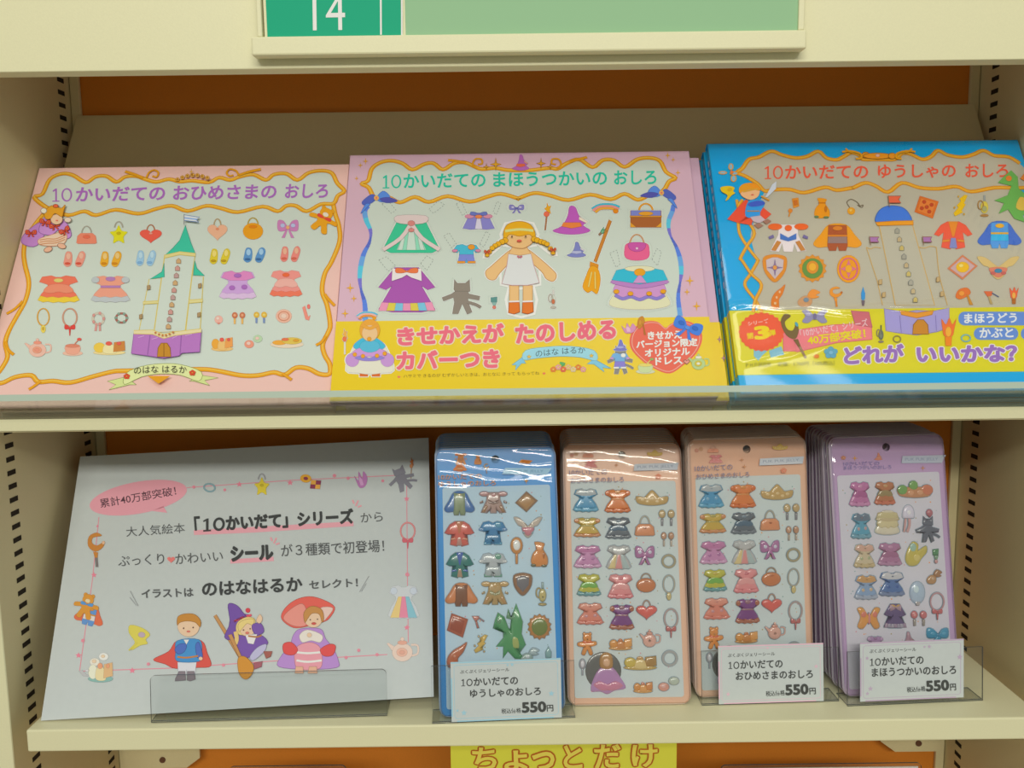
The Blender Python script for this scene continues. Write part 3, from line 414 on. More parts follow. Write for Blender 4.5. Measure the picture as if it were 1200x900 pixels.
def draw(me, k, icon, cx, cy, wd, ht, pal, rot=0.0, line=0.7, rim=None, rimw=3.0, dash=None, puffy=0.0):
    """one little picture: me a Mesh, k the place reader, (cx, cy, wd, ht) its box as read there"""
    c, s = math.cos(R(rot)), math.sin(R(rot)); fl = 1 if isinstance(k, Ident) else -1
    def T(p):
        x, y = p[0] * wd / 2, p[1] * ht / 2
        return k(cx + x * c - y * s, cy + fl * (x * s + y * c))
    U = k.unit(cx, cy); sz = math.sqrt(wd * ht) / 2
    ops = ICON[icon]
    cols = dict(zip('abcdefgh', pal + [pal[-1]] * 8)) if isinstance(pal, list) else pal
    if isinstance(pal, list): cols['h'] = pal[-1]
    shapes = []
    for op in ops:
        kd, P, ck = op[0], op[1], op[2]
        P = [T(p) for p in (smooth(P, True, 3) if kd == 'f' and len(P) < 16 else P)] if kd in 'fqc' else [T(p) for p in smooth(P, False, 3)]
        col = cols[ck] if ck in cols else (ck if len(ck) > 2 else cols['a'])
        shapes.append((kd, P, col, (op[3] * sz * U if len(op) > 3 else 0)))
    if rim:
        z = me.up()
        for kd, P, col, wv in shapes[:4]:
            if kd in 'fq':
                me.poly(P, rim, z=z); me.stroke(P, rimw * U, rim, True, z=z + 4e-6); z += 8e-6
            else: me.stroke(P, wv + rimw * U, rim, kd == 'c', z=z)
        me.z += DZ
    if puffy: me.z = 3e-4
    if dash:
        P = shapes[0][1] if shapes[0][0] in 'fq' else shapes[1][1]
        n = len(P); mx = sum(p[0] for p in P) / n; my = sum(p[1] for p in P) / n; g = dash[1] * U
        Q = [(p[0] + (p[0] - mx) / (math.hypot(p[0] - mx, p[1] - my) + 1e-9) * g, p[1] + (p[1] - my) / (math.hypot(p[0] - mx, p[1] - my) + 1e-9) * g) for p in P]
        me.dashes(Q, 0.8 * U, dash[0], 2.8 * U)
    if puffy:
        lift = 0.0
        for i, (kd, P, col, wv) in enumerate(shapes):
            if kd in 'fq':
                big = i == 0 or abs(area(P)) > 0.35 * abs(area(shapes[0][1]))
                me.dome(P, puffy * (1 if big else 0.55), col, 0.0003 if i == 0 or not big and i < 1 else 0.0003 + (puffy * 0.55 if not big else puffy * 0.3))
            else:
                n = len(P)
                me.stroke(P, wv, col, kd == 'c', fin='puffy', z=0.0003 + puffy * 0.5)
        return
    for kd, P, col, wv in shapes:
        if kd in 'fq':
            me.poly(P, col)
            if line: me.stroke(P, line * U, darker(col), True)
        else:
            if line: me.stroke(P, wv + line * 1.6 * U, darker(col), kd == 'c')
            me.stroke(P, wv, col, kd == 'c')
def picture(parent, name, k, icon, cx, cy, wd, ht, pal, z=3e-4, **kw):
    me = Mesh(z); draw(me, k, icon, cx, cy, wd, ht, pal, **kw)
    return me.build(name, parent)
# ------------------------------------------------------------------ the room and the bookcase
XL, XR = -0.379, 0.408
YF, YB = 0.603, 0.767
ZS = -0.329                                  # top of the lower shelf, below the lens
def Z(z): return z + ZF
def wmesh(): return Mesh(0)
m_ = wmesh(); m_.box(-2.2, 2.2, -4.0, 1.1, -0.05, 0.0, FLOOR_M); tag(m_.build('floor'), 'dull brown vinyl shop floor under the bookcase', 'floor', kind='structure')
m_ = wmesh(); m_.box(-2.2, 2.2, 0.95, 1.05, 0.0, 2.7, WALL_M); tag(m_.build('wall_back'), 'plain pale shop wall behind the bookcase', 'wall', kind='structure')

case = root('bookcase', Matrix.Translation((0, YB, 0)), 'tall cream steel bookcase with slotted side panels and orange back', 'bookcase')
def cpart(me, name, bevel=0.0, parent=case, loc=(0, YB, 0)):
    me.v = [(x - loc[0], y - loc[1], z - loc[2]) for x, y, z in me.v]
    return me.build(name, parent, bevel)
def side_panel(x, sgn, y_front, y_rear):
    me = wmesh()
    xo = x + sgn * 0.018
    me.box(min(x, xo), max(x, xo), YF, 0.785, 0.0006, Z(0.62), CREAM_IN, mats={'bottom': CREAM})
    o = cpart(me, 'side_panel', 0.0012)
    for yc in (y_front, y_rear):                         # the punched slots, two columns
        sl = wmesh(); z = Z(-0.62)
        while z < Z(0.36):
            e = 0.00025
            a, b = sorted((x - sgn * e, x + sgn * 0.0002))
            sl.box(a, b, yc - 0.0052, yc + 0.0052, z - 0.0019, z + 0.0019, DARK)
            z += 0.0104
        sl.v = [(vx, vy - YB, vz) for vx, vy, vz in sl.v]
        sl.build('slot_column', o)
    return o
side_panel(XL, -1, 0.632, 0.749)
side_panel(XR, 1, 0.625, 0.740)
m_ = wmesh(); m_.box(XL + 0.0005, XR - 0.0005, YB, YB + 0.008, 0.02, Z(0.60), ORANGE); cpart(m_, 'back_panel')
m_ = wmesh(); m_.box(XL - 0.016, XR + 0.016, 0.5965, 0.612, Z(0.1412), Z(0.60), CREAM); hb = cpart(m_, 'header_board', 0.0006)
for s, x in ((1, XL), (-1, XR)):                         # corner posts that hold the back
    m_ = wmesh(); a, b = sorted((x + s * 0.0006, x + s * 0.0085)); m_.box(a, b, 0.7625, YB - 0.0004, 0.02, Z(0.598), CREAM_IN); cpart(m_, 'corner_post', 0.0008)

# shelf sign on the header ---------------------------------------------------
SF = Frame((0, 0.5850, 0))
kS = K(SF)
def sbox(x0, y0, x1, y1):
    a = kS(x0, y0); b = kS(x1, y1); return a[0], b[0], b[1], a[1]
sign = root('shelf_number_sign', SF.mat(), 'green shelf number sign in cream frame on the header board', 'sign')
REG[0] = 'U'
a0, a1, b0, b1 = sbox(302, -90, 938, 43)
m_ = Mesh(); m_.box(a0, a1, b0, b1, -0.0085, -0.0035, CREAM); bp = m_.build('backing_plate', sign, 0.0005)
g = Mesh(); A, B_, C_, D_ = *kS(306, -90), *kS(470, 42)
g.box(A, C_, D_, B_, -0.0032, -0.0026, ink('12a878')); gp = g.build('number_panel', sign)
g = Mesh(); A2, _, C2, D2 = *kS(471.5, -90), *kS(936, 39)
g.box(A2, C2, D2, B_, -0.0032, -0.0026, ink('92c08c')); g.build('blank_panel', sign)
t = Mesh(-0.0025); t.text('14', kS, 365.5, 34.6, 404, 34.0, 46, 'e4e8d8', bold=-0.004); t.build('number_lettering', gp)
t = Mesh(-0.0025); t.poly([kS(443.8, -90), kS(446.2, -90), kS(446.8, 39.5), kS(444.8, 39.5)], 'e4e8d8')
t.poly([kS(469.2, -90), kS(471.2, -90), kS(471.2, 42), kS(469.4, 42)], 'e4e8d8'); t.build('divider_line', gp)
fr = Mesh(); r0, r1, q0, q1 = sbox(294, 43, 945, 57)
fr.box(r0, r1, q0, q1, -0.0095, 0.0005, CREAM); fr.build('frame_rail', sign, 0.0012)
for x0, x1 in ((299, 305.5), (937, 944)):
    fr = Mesh(); p0, p1, _, _ = sbox(x0, 0, x1, 10); fr.box(p0, p1, q1, kS(300, -90)[1], -0.0095, -0.0008, CREAM); fr.build('frame_rail', sign, 0.0008)

# lower shelf ------------------------------------------------------------------
sh = root('flat_shelf', Matrix.Translation((0, 0.597, Z(ZS))), 'flat cream shelf under the notice and the sticker packs', 'shelf')
def hpart(me, name, loc, parent, bevel=0.0):
    me.v = [(x - loc[0], y - loc[1], z - loc[2]) for x, y, z in me.v]; return me.build(name, parent, bevel)
LS = (0, 0.597, Z(ZS))
m_ = wmesh(); m_.box(-0.364, 0.392, 0.597, YB - 0.008, Z(ZS - 0.0172), Z(ZS), CREAM); hpart(m_, 'shelf_board', LS, sh, 0.0012)
def bracket(xa, xb, cut, scx, parent, loc, zt, zb, Y=0.756):
    me = Mesh(); P = [(xa, zb), (xb, zb), (xb, zt), (xa, zt)]
    P = [(xa, zb), (xb - cut, zb), (xb, zb + cut * 0.75), (xb, zt), (xa, zt)] if cut > 0 else [(xa - cut, zb), (xb, zb), (xb, zt), (xa, zt), (xa, zb - cut * 0.75)]
    me.prism(P, 0, 0.003, CREAM_IN)
    me.v = [(x, Y - h, y) for x, y, h in me.v]
    o = hpart(me, 'bracket', loc, parent)
    sc = Mesh(); sc.prism(circle(scx, zb + 0.0085, 0.0028, n=14), 0.003, 0.0042, STEEL); sc.v = [(x, Y - h, y) for x, y, h in sc.v]
    hpart(sc, 'screw', loc, o)
bracket(-0.3695, -0.298, 0.013, -0.333, sh, LS, Z(ZS - 0.0172), Z(-0.4545))
bracket(0.342, 0.3955, -0.014, 0.3775, sh, LS, Z(ZS - 0.0172), Z(-0.4475))

# sloping shelf for the picture books ---------------------------------------------
BL = R(31.03)
SB = Frame((0, 0.5979, -0.075), 0, BL, 0)               # lies in the cover of the middle book
PL = 0.0260
us = root('sloping_shelf', SB.mat(), 'sloping beige display shelf behind the three picture books', 'shelf')
kp = lambda x, y: SB.px(x, y, -PL)
LEDGE_T = -0.0127                            # where the books' lower edges rest, along the slope
BOOK_B = LEDGE_T + 0.0011
top = (kp(76, 135)[1] + kp(1155, 122)[1]) / 2
m_ = Mesh(); m_.box(-0.3725, 0.4015, LEDGE_T - 0.0052, top, -PL - 0.002, -PL, CREAM_IN); m_.build('sloping_panel', us, 0.0006)
inv = SB.mat().inverted()
def uspart(me, name, bevel=0.0, parent=us):
    me.v = [tuple(inv @ Vector(p)) for p in me.v]; return me.build(name, parent, bevel)
m_ = wmesh(); m_.box(-0.3725, 0.4015, 0.597, 0.5985, Z(-0.1040), Z(-0.0955), CREAM); uspart(m_, 'front_lip', 0.0004)
m_ = wmesh(); m_.box(-0.3725, 0.4015, 0.5988, 0.640, Z(-0.1050), Z(-0.1042), CREAM_IN); uspart(m_, 'floor_strip')
m_ = Mesh(); m_.box(-0.3785, 0.4005, LEDGE_T - 0.0048, LEDGE_T, -PL + 0.0002, 0.0220, LEDGE, mats={'front': LEDGE_EDGE, 'left': LEDGE_EDGE, 'right': LEDGE_EDGE})
tag(m_.build('clear_ledge', us), 'clear plastic ledge with frosted front edge')
# the shelf below, out of the picture but for what stands on it
LZ = -0.60
m_ = wmesh(); m_.box(-0.364, 0.392, 0.597, YB - 0.008, Z(LZ - 0.0172), Z(LZ), CREAM)
tag(m_.build('flat_shelf', None, 0.0012), 'lowest cream shelf below the frame edge, holding the yellow card', 'shelf')
# ------------------------------------------------------------------ picture books
def book_body(name, fr, W, H, T, cover_hex, label, group, spine='left', band=None, band_hex=None, reg='U', band0=0.0004):
    REG[0] = reg
    r = root(name, fr.mat(), label, 'book', group)
    cv = Mesh(); b = 0.0016
    C = ink(cover_hex, 'gloss' if cover_hex == '00b0ff' else 'print')
    cv.box(0, W, 0, H, -b, 0, C); cv.box(0, W, 0, H, -T, -T + b, C)
    cv.box(0, b, 0, H, -T + b, -b, C)
    c = cv.build('cover', r, 0.0006)
    pg = Mesh(); pg.box(b, W - 0.003, 0.0022, H - 0.003, -T + b + 0.0001, -b - 0.0001, PAGES)
    for i in range(1, 5):                                # the leaves show as fine lines along the edges
        h = -b - 0.0001 - (T - 2 * b) * i / 5
        pg.box(b, W - 0.0029, 0.0021, H - 0.0029, h - 0.0001, h, pbsdf('page_gap', (0.34, 0.31, 0.27), 0.9, 0.1))
    pg.build('page_block', r)
    bd = None
    if band:
        B = ink(band_hex, 'gloss'); e = 0.00025
        bm_ = Mesh(); bm_.box(-e, W + e, band0, band, 0, e, B); bm_.box(-e, 0, band0, band, -T, 0, B); bm_.box(W, W + e, band0, band, -T, 0, B)
        bd = bm_.build('paper_band', r)
    return r, c, bd
def lay(me, k, pts): return [k(x, y) for x, y in pts]
PANEL = 'c8d8c2'; GOLD = 'e2a21a'; GOLD_L = 'f0c24a'; GOLD_D = 'b07812'
def frame_line(me, k, pts, wd, closed=True):
    P = lay(me, k, smooth(pts, closed, 4)); U = k.unit(*pts[0])
    me.stroke(P, wd * U, GOLD_D, closed); me.stroke(P, wd * 0.84 * U, GOLD, closed)
    me.stroke([(x - 0.00012, y + 0.00035) for x, y in P], wd * 0.26 * U, GOLD_L, closed)
def branch(me, k, pts, wd):
    P = lay(me, k, smooth(pts, False, 4)); U = k.unit(*pts[0])
    me.stroke(P, wd * U, GOLD_D); me.stroke(P, wd * 0.84 * U, GOLD); 
# the offset of each pile from the sloping panel decides how thick its books are
def book_frame(x, k):
    fr = Frame((x, 0.5979, -0.075), 0, BL, 0); fr.O = fr.O + fr.n * (-0.0085 * k) + fr.v * BOOK_B; return fr
def pile(fr, W, H, n, avail, hexc, name_labels, group, band=None, band_hex=None, shifts=(), band0=0.0004):
    T = avail / n - 0.0006; out = []
    for i in range(n):
        f = Frame((0, 0, 0), 0, BL, 0); dx = shifts[i] if i < len(shifts) else 0
        f.O = fr.O + fr.n * (-(avail / n) * i) + fr.u * dx
        out.append((f,) + book_body('picture_book', f, W, H, T, hexc, name_labels[i], group, band=band, band_hex=band_hex, band0=band0))
    return out, T

# --- left book: pink
f1 = book_frame(-0.3782, 0.5)
W1, H1 = 0.2495, 0.1975 - BOOK_B
p1, T1 = pile(f1, W1, H1, 3, PL - 0.0003 - 0.00425, 'eec2ae',
    ['pink picture book with castle and lilac title, topmost of the left pile', 'pink picture book directly beneath the topmost one of the left pile', 'pink picture book lying at the bottom of the left pile'],
    'pink picture books in the left pile', shifts=(0, 0.0002, 0.0004))
_, bk1, cv1, _ = p1[0]
k1 = K(f1); A1, A2, A3, A4 = (K(f1, ox, oy, 5.4545) for ox, oy in ((0, 180), (200, 180), (0, 310), (200, 310)))
TITLE1 = [(40.3, 231.3), (50, 227.5), (58.7, 210.3), (73.3, 203.8), (86, 205.7), (100.8, 214), (112, 207.5), (124.7, 206.6), (136.6, 213.4), (146.7, 207.5), (159.5, 206.6), (170.5, 210.2), (183.3, 213.4), (198, 210.2), (210.8, 213), (225.7, 212), (245, 213.9), (256.8, 208.4), (269.7, 211.2), (280.7, 207.5), (297, 204.8), (311.8, 211.2), (321, 204.8), (335.7, 203.8), (348.5, 211.2), (361.3, 203), (376, 200.2), (388.8, 203), (395.3, 214.8), (403.5, 224), (396, 229.5), (390.7, 238.7), (376, 239.6), (359.5, 247.8), (346.7, 241.4), (335.7, 241.4), (325.6, 247.8), (308, 242.3), (278.8, 248.8), (258.7, 244.2), (242, 241.4), (220, 247.5), (201.7, 241.4), (183.3, 245), (162.3, 250.6), (135.7, 246), (112.8, 252.4), (99, 247.8), (80.7, 252.4), (64, 247), (53, 242.3)]
LOW1 = [(390.7, 240), (393, 251.5), (397, 264.3), (398, 282.7), (388.8, 306.5), (380.6, 321), (377.5, 341), (383.3, 357.7), (387, 379.7), (385, 388.8), (378.2, 403.5), (380.6, 416.3), (386.5, 427), (386, 438.3), (374.2, 438.3), (361.3, 432), (346.7, 431), (333.8, 439.3), (321, 436.5), (302.7, 440), (282.5, 440), (255, 434.7), (234.8, 432.8), (190, 434), (145, 434.7), (132, 435.6), (110, 441), (82.5, 448.4), (62, 446.6), (45, 447.5), (36.7, 440), (18, 442), (2, 449), (-8, 446), (2, 432), (9, 418), (6.4, 401.7), (11, 387), (20, 370.5), (30, 352), (34, 332), (29.3, 310), (28, 295), (31, 280), (42, 262), (55, 247)]
me = Mesh(6e-5)
me.poly(lay(me, k1, smooth(TITLE1)), PANEL); z = me.z
me.poly(lay(me, k1, smooth([(385, 236), (300, 234), (220, 236), (130, 236), (60, 240)] + [LOW1[i] for i in range(len(LOW1) - 1, 0, -1)], True, 3)), PANEL)
me.build('cover_panel', cv1)
me = Mesh(1.8e-4)
frame_line(me, k1, LOW1, 5.4, False); frame_line(me, k1, TITLE1, 5.2)
for pts in ([(8, 368), (18, 362), (27, 353)], [(16.5, 416), (10, 410), (7, 400)], [(34, 456.6), (40, 453), (48, 447)], [(392.5, 358.6), (386, 352), (380.6, 345)], [(370.5, 405), (377, 401), (382, 394)], [(342, 445.6), (337, 442), (331, 438)], [(147, 201.5), (158, 205), (168, 209)], [(306, 199), (292, 202), (280, 206)]):
    branch(me, k1, pts, 3.6)
branch(me, k1, [(172, 209), (175, 203), (181, 200), (186, 203), (184, 208), (179, 207)], 2.4); branch(me, k1, [(280, 206), (277, 201), (270, 199), (266, 203), (269, 207), (274, 206)], 2.4)
for i in range(7):
    x = 208.5 + 6 * i; draw(me, k1, 'flower', x, 211.3 - 4.2 * math.sin(math.pi * i / 6), 5.4, 5, ['eeb64a', 'd88a1c'], line=0.4)
draw(me, k1, 'sparkle', 226, 204.5, 5, 8, ['eeb64a'], line=0.3)
me.poly(lay(me, k1, [(175, 443), (188, 452), (202, 443)]), 'e0a01c')
me.build('gold_frame', cv1)
me = Mesh(1.4e-4)
for body, x0, x1 in (('10かいだての', 61.5, 192.5), ('おひめさまの', 203, 323), ('おしろ', 334, 383.6)):
    yb = lambda x: 236.6 - (x - 61) * 0.0155
    if body[0] == '1': me.ten(k1, x0, yb(x0), 84.6, yb(84.6), 15.6, 'a86cb6', 0.13); body, x0 = body[2:], 89
    me.text(body, k1, x0, yb(x0), x1, yb(x1), 16.0, 'a86cb6', bold=0.024, slant=0.1)
me.build('title_lettering', cv1)
me = Mesh(3e-4)
rb = lay(me, k1, smooth([(146, 451), (148, 438), (165, 430), (188, 426.5), (212, 427.5), (236, 436), (233, 447), (212, 440), (188, 438.5), (166, 442)], True, 3))
for pts in ([(126, 447), (147, 442), (160, 451), (152, 451), (128, 457), (136, 451)], [(256, 443), (236, 440), (222, 447), (228, 447), (246, 452), (240, 446)]):
    P = lay(me, k1, pts); me.poly(P, 'cfe08c'); me.stroke(P, 0.0004, '8c9a52', True)
me.poly(rb, 'dbe89c'); me.stroke(rb, 0.0004, '8c9a52', True)
for x, y in ((149, 441.5), (226, 437.5)): draw(me, k1, 'flower', x, y, 8, 7, ['e0522e', 'e88a3a'], line=0.3)
me.text('のはな はるか', k1, 157.8, 439.2, 219.5, 438.2, 8.4, '4a4a38', bold=0.0, arc=0.15)
me.build('author_ribbon', cv1)
def items(parent, rows, suffix='picture', **kw):
    for nm, k, ic, cx, cy, wd, ht, pal in rows: picture(parent, f'{nm}_{suffix}', k, ic, cx, cy, wd, ht, pal, **kw)
WB = 'dfe6d6'
items(cv1, [
 ('handbag', A1, 'handbag', 555, 522, 138, 118, ['f08a68', 'e07050', 'a8a890']), ('star_bag', A1, 'star_bag', 760, 508, 140, 150, ['dcdc20', 'c2b414', 'a8a890']),
 ('heart_bag', A1, 'heart_bag', 965, 515, 142, 122, ['f0604a', 'f8a088', 'b07850']), ('heart_bag', A2, 'heart_bag', 300, 488, 128, 145, ['f2b48a', 'e28e60', 'b4a070']),
 ('round_bag', A2, 'round_bag', 527, 480, 132, 142, ['f0a01c', 'de8410', 'b4a040']), ('bow_bag', A2, 'bow', 750, 478, 134, 130, ['c884b0', 'b4c0d8', 'e8b070']),
 ('shoes', A1, 'shoes', 478, 676, 148, 104, ['f09a80', 'f4b898', 'd4553c']), ('shoes', A1, 'shoes', 710, 676, 144, 104, ['eeae2c', 'f2c878', 'd08a18']), ('shoes', A1, 'shoes', 935, 670, 134, 104, ['9ac8d8', 'b4d8de', '7cb0d0']),
 ('shoes', A2, 'shoes', 316, 659, 138, 104, ['d8c830', 'e8d870', 'b89818']), ('shoes', A2, 'shoes', 537, 650, 148, 100, ['5a94c0', '9cc8e0', '3a6a98']), ('shoes', A2, 'shoes', 766, 644, 134, 104, ['f08a78', 'f2b48e', 'd4684e']),
 ('dress', A3, 'layered_dress', 376, 158, 270, 182, ['f27858', 'e6cc3c', 'f0906c', 'd8d070']), ('dress', A3, 'dress', 708, 158, 252, 178, ['f2a080', 'b8c4bc', 'b080b0']),
 ('dress', A4, 'gown', 430, 132, 240, 190, ['c8a4d0', 'd4bcd4', 'd888b8', 'a86cb4']), ('dress', A4, 'layered_dress', 738, 122, 210, 178, ['f09484', 'e87858', 'f4b09c', 'e86c3c']),
 ('necklace', A3, 'necklace', 278, 362, 88, 166, ['d8a63a', 'e6d45a', 'c8a83a']), ('necklace', A3, 'bow_necklace', 448, 368, 106, 178, ['c89878', 'd8483c', 'b03028']),
 ('wreath', A3, 'ribbon_wreath', 630, 366, 100, 120, ['c8c4a8', 'd49888', 'b87868']), ('ring', A3, 'wreath', 778, 347, 94, 82, ['a86a58', '88a48a', 'c87868']),
 ('hair_clip', A4, 'pearl', 308, 350, 62, 66, ['f0b49c', 'f4d4bc', 'e08a70']), ('earrings', A4, 'earrings', 435, 344, 88, 80, ['c87850', 'e8a878', 'e8b860']), ('earrings', A4, 'earrings', 574, 340, 88, 76, ['e0b83c', 'f0d470', '7a94b8']),
 ('plate', A4, 'round_plate', 724, 331, 102, 92, ['f0b898', 'd88c68', 'f4ccb0']), ('scarf', A4, 'scarf', 868, 308, 58, 108, ['ee9078', 'e87868', 'f0a088']),
 ('teapot', A3, 'teapot', 242, 535, 172, 132, ['f2bca0', 'e6987a', 'e8a07c', 'd48a68']), ('tea_cup', A3, 'tea_cup', 466, 530, 132, 118, ['f2a888', 'f0bc9c', 'd88868', 'e05a48']),
 ('cakes', A3, 'cakes', 700, 530, 208, 104, ['ecc84a', 'f0e0a0', 'c8863c', 'e0604c', 'e6d890']), ('dessert', A4, 'cakes', 330, 506, 140, 104, ['eca83a', 'f0c070', 'e8a050', 'e0604c', 'e8c070']),
 ('sweets', A4, 'sweets', 530, 494, 122, 92, ['e89878', 'b4d4a4', 'f0c8b0']), ('fruit_plate', A4, 'fruit_plate', 744, 496, 214, 88, ['e8a83c', 'd8c050', 'e07848', 'd8a030', 'e0d4b0']),
])
# the castle in the middle
me = Mesh(3e-4)
def shape(me, k, pts, col, line=None, sm=False, lw=0.8):
    P = lay(me, k, smooth(pts) if sm else pts); me.poly(P, col)
    if line: me.stroke(P, lw * k.unit(*pts[0]), line, True)
Y_ = 'd2c25a'
shape(me, k1, [(175, 327.4), (193, 327), (186, 389), (163, 389)], PANEL, Y_, lw=1); shape(me, k1, [(225, 324), (238.5, 324.7), (234.8, 386), (218, 388)], PANEL, Y_, lw=1)
shape(me, k1, [(193.4, 299), (229, 298), (225.7, 320), (217.4, 388), (180.6, 390)], PANEL, Y_, lw=1.3)
shape(me, k1, [(217.4, 264.3), (211, 282), (203, 291), (193.5, 299.5), (211, 296), (229.5, 298), (224, 285)], '3cc49a', '4a9a80')
shape(me, k1, [(192.5, 309), (190, 319), (176, 327.5), (193, 325)], '3cc49a', '4a9a80'); shape(me, k1, [(228.4, 306), (231, 315), (240, 323.5), (227, 323)], '3cc49a', '4a9a80')
shape(me, k1, [(193.5, 299.5), (211, 295.5), (229.5, 297.5), (229.5, 301), (211, 299), (193.5, 303)], 'dcd488', Y_)
shape(me, k1, [(168, 354), (186, 353), (186, 356), (168, 357)], 'd8d48c', Y_); shape(me, k1, [(222, 352), (238, 351), (238, 354.5), (222, 356)], 'd8d48c', Y_)
for i in range(10):
    t = i / 9; x, y = 209.8 - 11.8 * t, 306.5 + 77 * t
    shape(me, k1, [(x - 2.6, y + 2.8), (x - 2.6, y - 1), (x, y - 3.2), (x + 2.6, y - 1), (x + 2.6, y + 2.8)], ('c8a870', 'c89888', 'b89c90')[i % 3], '94785c', lw=0.6)
for x, y in ((175, 338), (166, 372), (235, 336), (234, 370)): shape(me, k1, [(x - 1.8, y + 3), (x - 1.8, y - 2), (x + 1.8, y - 3), (x + 1.8, y + 2)], 'a89060', '8a6a44', lw=0.5)
shape(me, k1, [(158, 391.6), (173, 390), (193, 395), (215, 391), (236.7, 388.8), (234.8, 413.6), (214, 414.8), (210.8, 418), (192.5, 421), (174, 418), (155, 415.4)], 'b478b8', '9460a0')
shape(me, k1, [(158, 388.5), (180, 388), (193, 393), (206, 390), (237, 386.5), (236.7, 390.5), (206, 394.5), (193, 398), (180, 393), (158, 392.5)], 'e0d8a0', Y_)
for pts in ([(177, 394), (174, 417)], [(213.5, 394), (212, 416)], [(163, 397), (170, 395)], [(179, 399), (186, 397)], [(203, 398), (209, 395)], [(218, 395), (226, 393)]): me.stroke(lay(me, k1, pts), 0.0006, 'd0a8d0' if abs(pts[0][1] - pts[1][1]) < 5 else '9460a0')
shape(me, k1, [(185.5, 419.5), (186.5, 409), (190, 403.5), (197, 403.5), (200.5, 409), (201.5, 419.5)], 'c08a28', '8a5c18'); me.stroke(lay(me, k1, [(193.3, 404), (193.3, 419.5)]), 0.0005, '8a5c18')
for i in range(6): draw(me, k1, 'flower', 183.5 + i * 4.2, 391.5 + 3.5 * math.sin(i / 5 * math.pi), 3, 3, ['c88a4c', 'a85c30'], line=0)
shape(me, k1, [(217.6, 254.5), (235.5, 257.5), (231, 260), (234.5, 263), (217.6, 261)], 'd8e4ec', '5a80b0'); me.stroke(lay(me, k1, [(217.6, 258), (233, 260)]), 0.0011, '8ab0dc'); me.stroke(lay(me, k1, [(217.5, 253.5), (217.4, 266)]), 0.0005, '808080')
me.build('castle_picture', cv1)
# a girl with ribbons at the upper left and a toy bear at the upper right
me = Mesh(5.5e-4)
shape(me, k1, [(27, 286), (28, 276), (45, 262), (58, 262), (44, 288)], 'c08ac8', '9468a0', True)
shape(me, k1, [(52, 256), (60, 252), (72, 256), (80, 264), (84, 276), (78, 280), (70, 270), (60, 276), (46, 272)], 'c692cc', '9468a0', True)
shape(me, k1, [(46, 281), (60, 276), (75, 272), (79, 279), (74, 287), (60, 289), (47, 287)], 'f0d0ac', 'c8906c', True)
for i in range(3): me.stroke(lay(me, k1, smooth([(47, 282 + i * 2.6), (56, 280.5 + i * 2.6), (66, 280.5 + i * 2.4), (77, 276 + i * 2.6)], False)), 0.0008, 'd0905c')
for x, y, q in ((57, 293, 20), (73, 289, -15)): draw(me, k1, 'dot', x, y, 10, 6, ['eab892'], rot=q)
for x, y, q in ((37, 274, 0), (65, 266, 15), (54, 262, -10), (77, 272, 30)): draw(me, k1, 'bow', x, y, 13, 9, ['ea5c3c', 'f07858', 'd84830'], rot=q, line=0.5)
draw(me, k1, 'dot', 81, 259.5, 8, 6, ['f0d8bc']); draw(me, k1, 'dot', 68, 259, 14, 12, ['f2c89c']); shape(me, k1, [(54, 250), (62, 243), (73, 246), (78, 242), (76, 250), (74, 256), (66, 252), (61, 258), (55, 258)], 'e0a428', 'b47c1c', True)
draw(me, k1, 'dot', 53, 249, 7, 6, ['f4ead0']); draw(me, k1, 'dot', 67, 243.5, 6, 4, ['e86a3c']); draw(me, k1, 'dot', 68.5, 260.5, 3, 1.6, ['e07860'], line=0)
me.build('girl_picture', cv1)
picture(cv1, 'bear_picture', A2, 'bear', 978, 425, 190, 170, ['e6a41c', 'e04838', 'f2e0c0'], z=6e-4, rot=-25)
# --- middle book: lilac, with a yellow paper band
f2 = book_frame(-0.1276, 0)
W2, H2 = 0.272, 0.203 - BOOK_B
BAND2 = (f2.px(393, 378.4)[1] + f2.px(831, 369.8)[1]) / 2
p2, T2 = pile(f2, W2, H2, 3, PL - 0.0003, 'd4b4bc',
    ['lilac picture book with dress-up doll cover and yellow band, topmost of the middle pile', 'lilac picture book with a yellow band, second down in the middle pile and shifted right', 'lilac picture book with a yellow band at the bottom of the middle pile'],
    'lilac picture books in the middle pile', band=BAND2, band_hex='e8cc1c', shifts=(0, 0.0095, 0.001))
_, bk2, cv2, bd2 = p2[0]
k2 = K(f2); B5, B6, B7, B8 = K(f2, 400, 165, 5.4545), K(f2, 600, 165, 5.4545), K(f2, 380, 300, 5), K(f2, 600, 300, 4.8)
def conv(ox, oy, s, pts): return [(ox + x / s, oy + y / s) for x, y in pts]
T5 = conv(400, 165, 5.4545, [(130, 275), (172, 255), (195, 180), (250, 140), (320, 128), (390, 145), (455, 185), (530, 150), (590, 145), (650, 185), (720, 145), (790, 140), (850, 165), (900, 182), (985, 175), (1060, 188), (1150, 190)])
T6 = conv(600, 165, 5.4545, [(130, 188), (240, 175), (290, 180), (350, 145), (430, 120), (515, 170), (580, 125), (650, 125), (720, 168), (800, 120), (880, 110), (945, 130), (985, 200), (1045, 238), (1005, 260), (975, 310), (940, 335), (880, 345), (805, 378), (720, 340), (630, 375), (500, 345), (360, 380), (240, 350), (140, 335), (40, 370)])
T5b = conv(400, 165, 5.4545, [(1130, 370), (1020, 340), (930, 360), (820, 390), (680, 355), (560, 392), (470, 360), (375, 395), (300, 362), (215, 365), (175, 300)])
TITLE2 = T5 + T6 + T5b
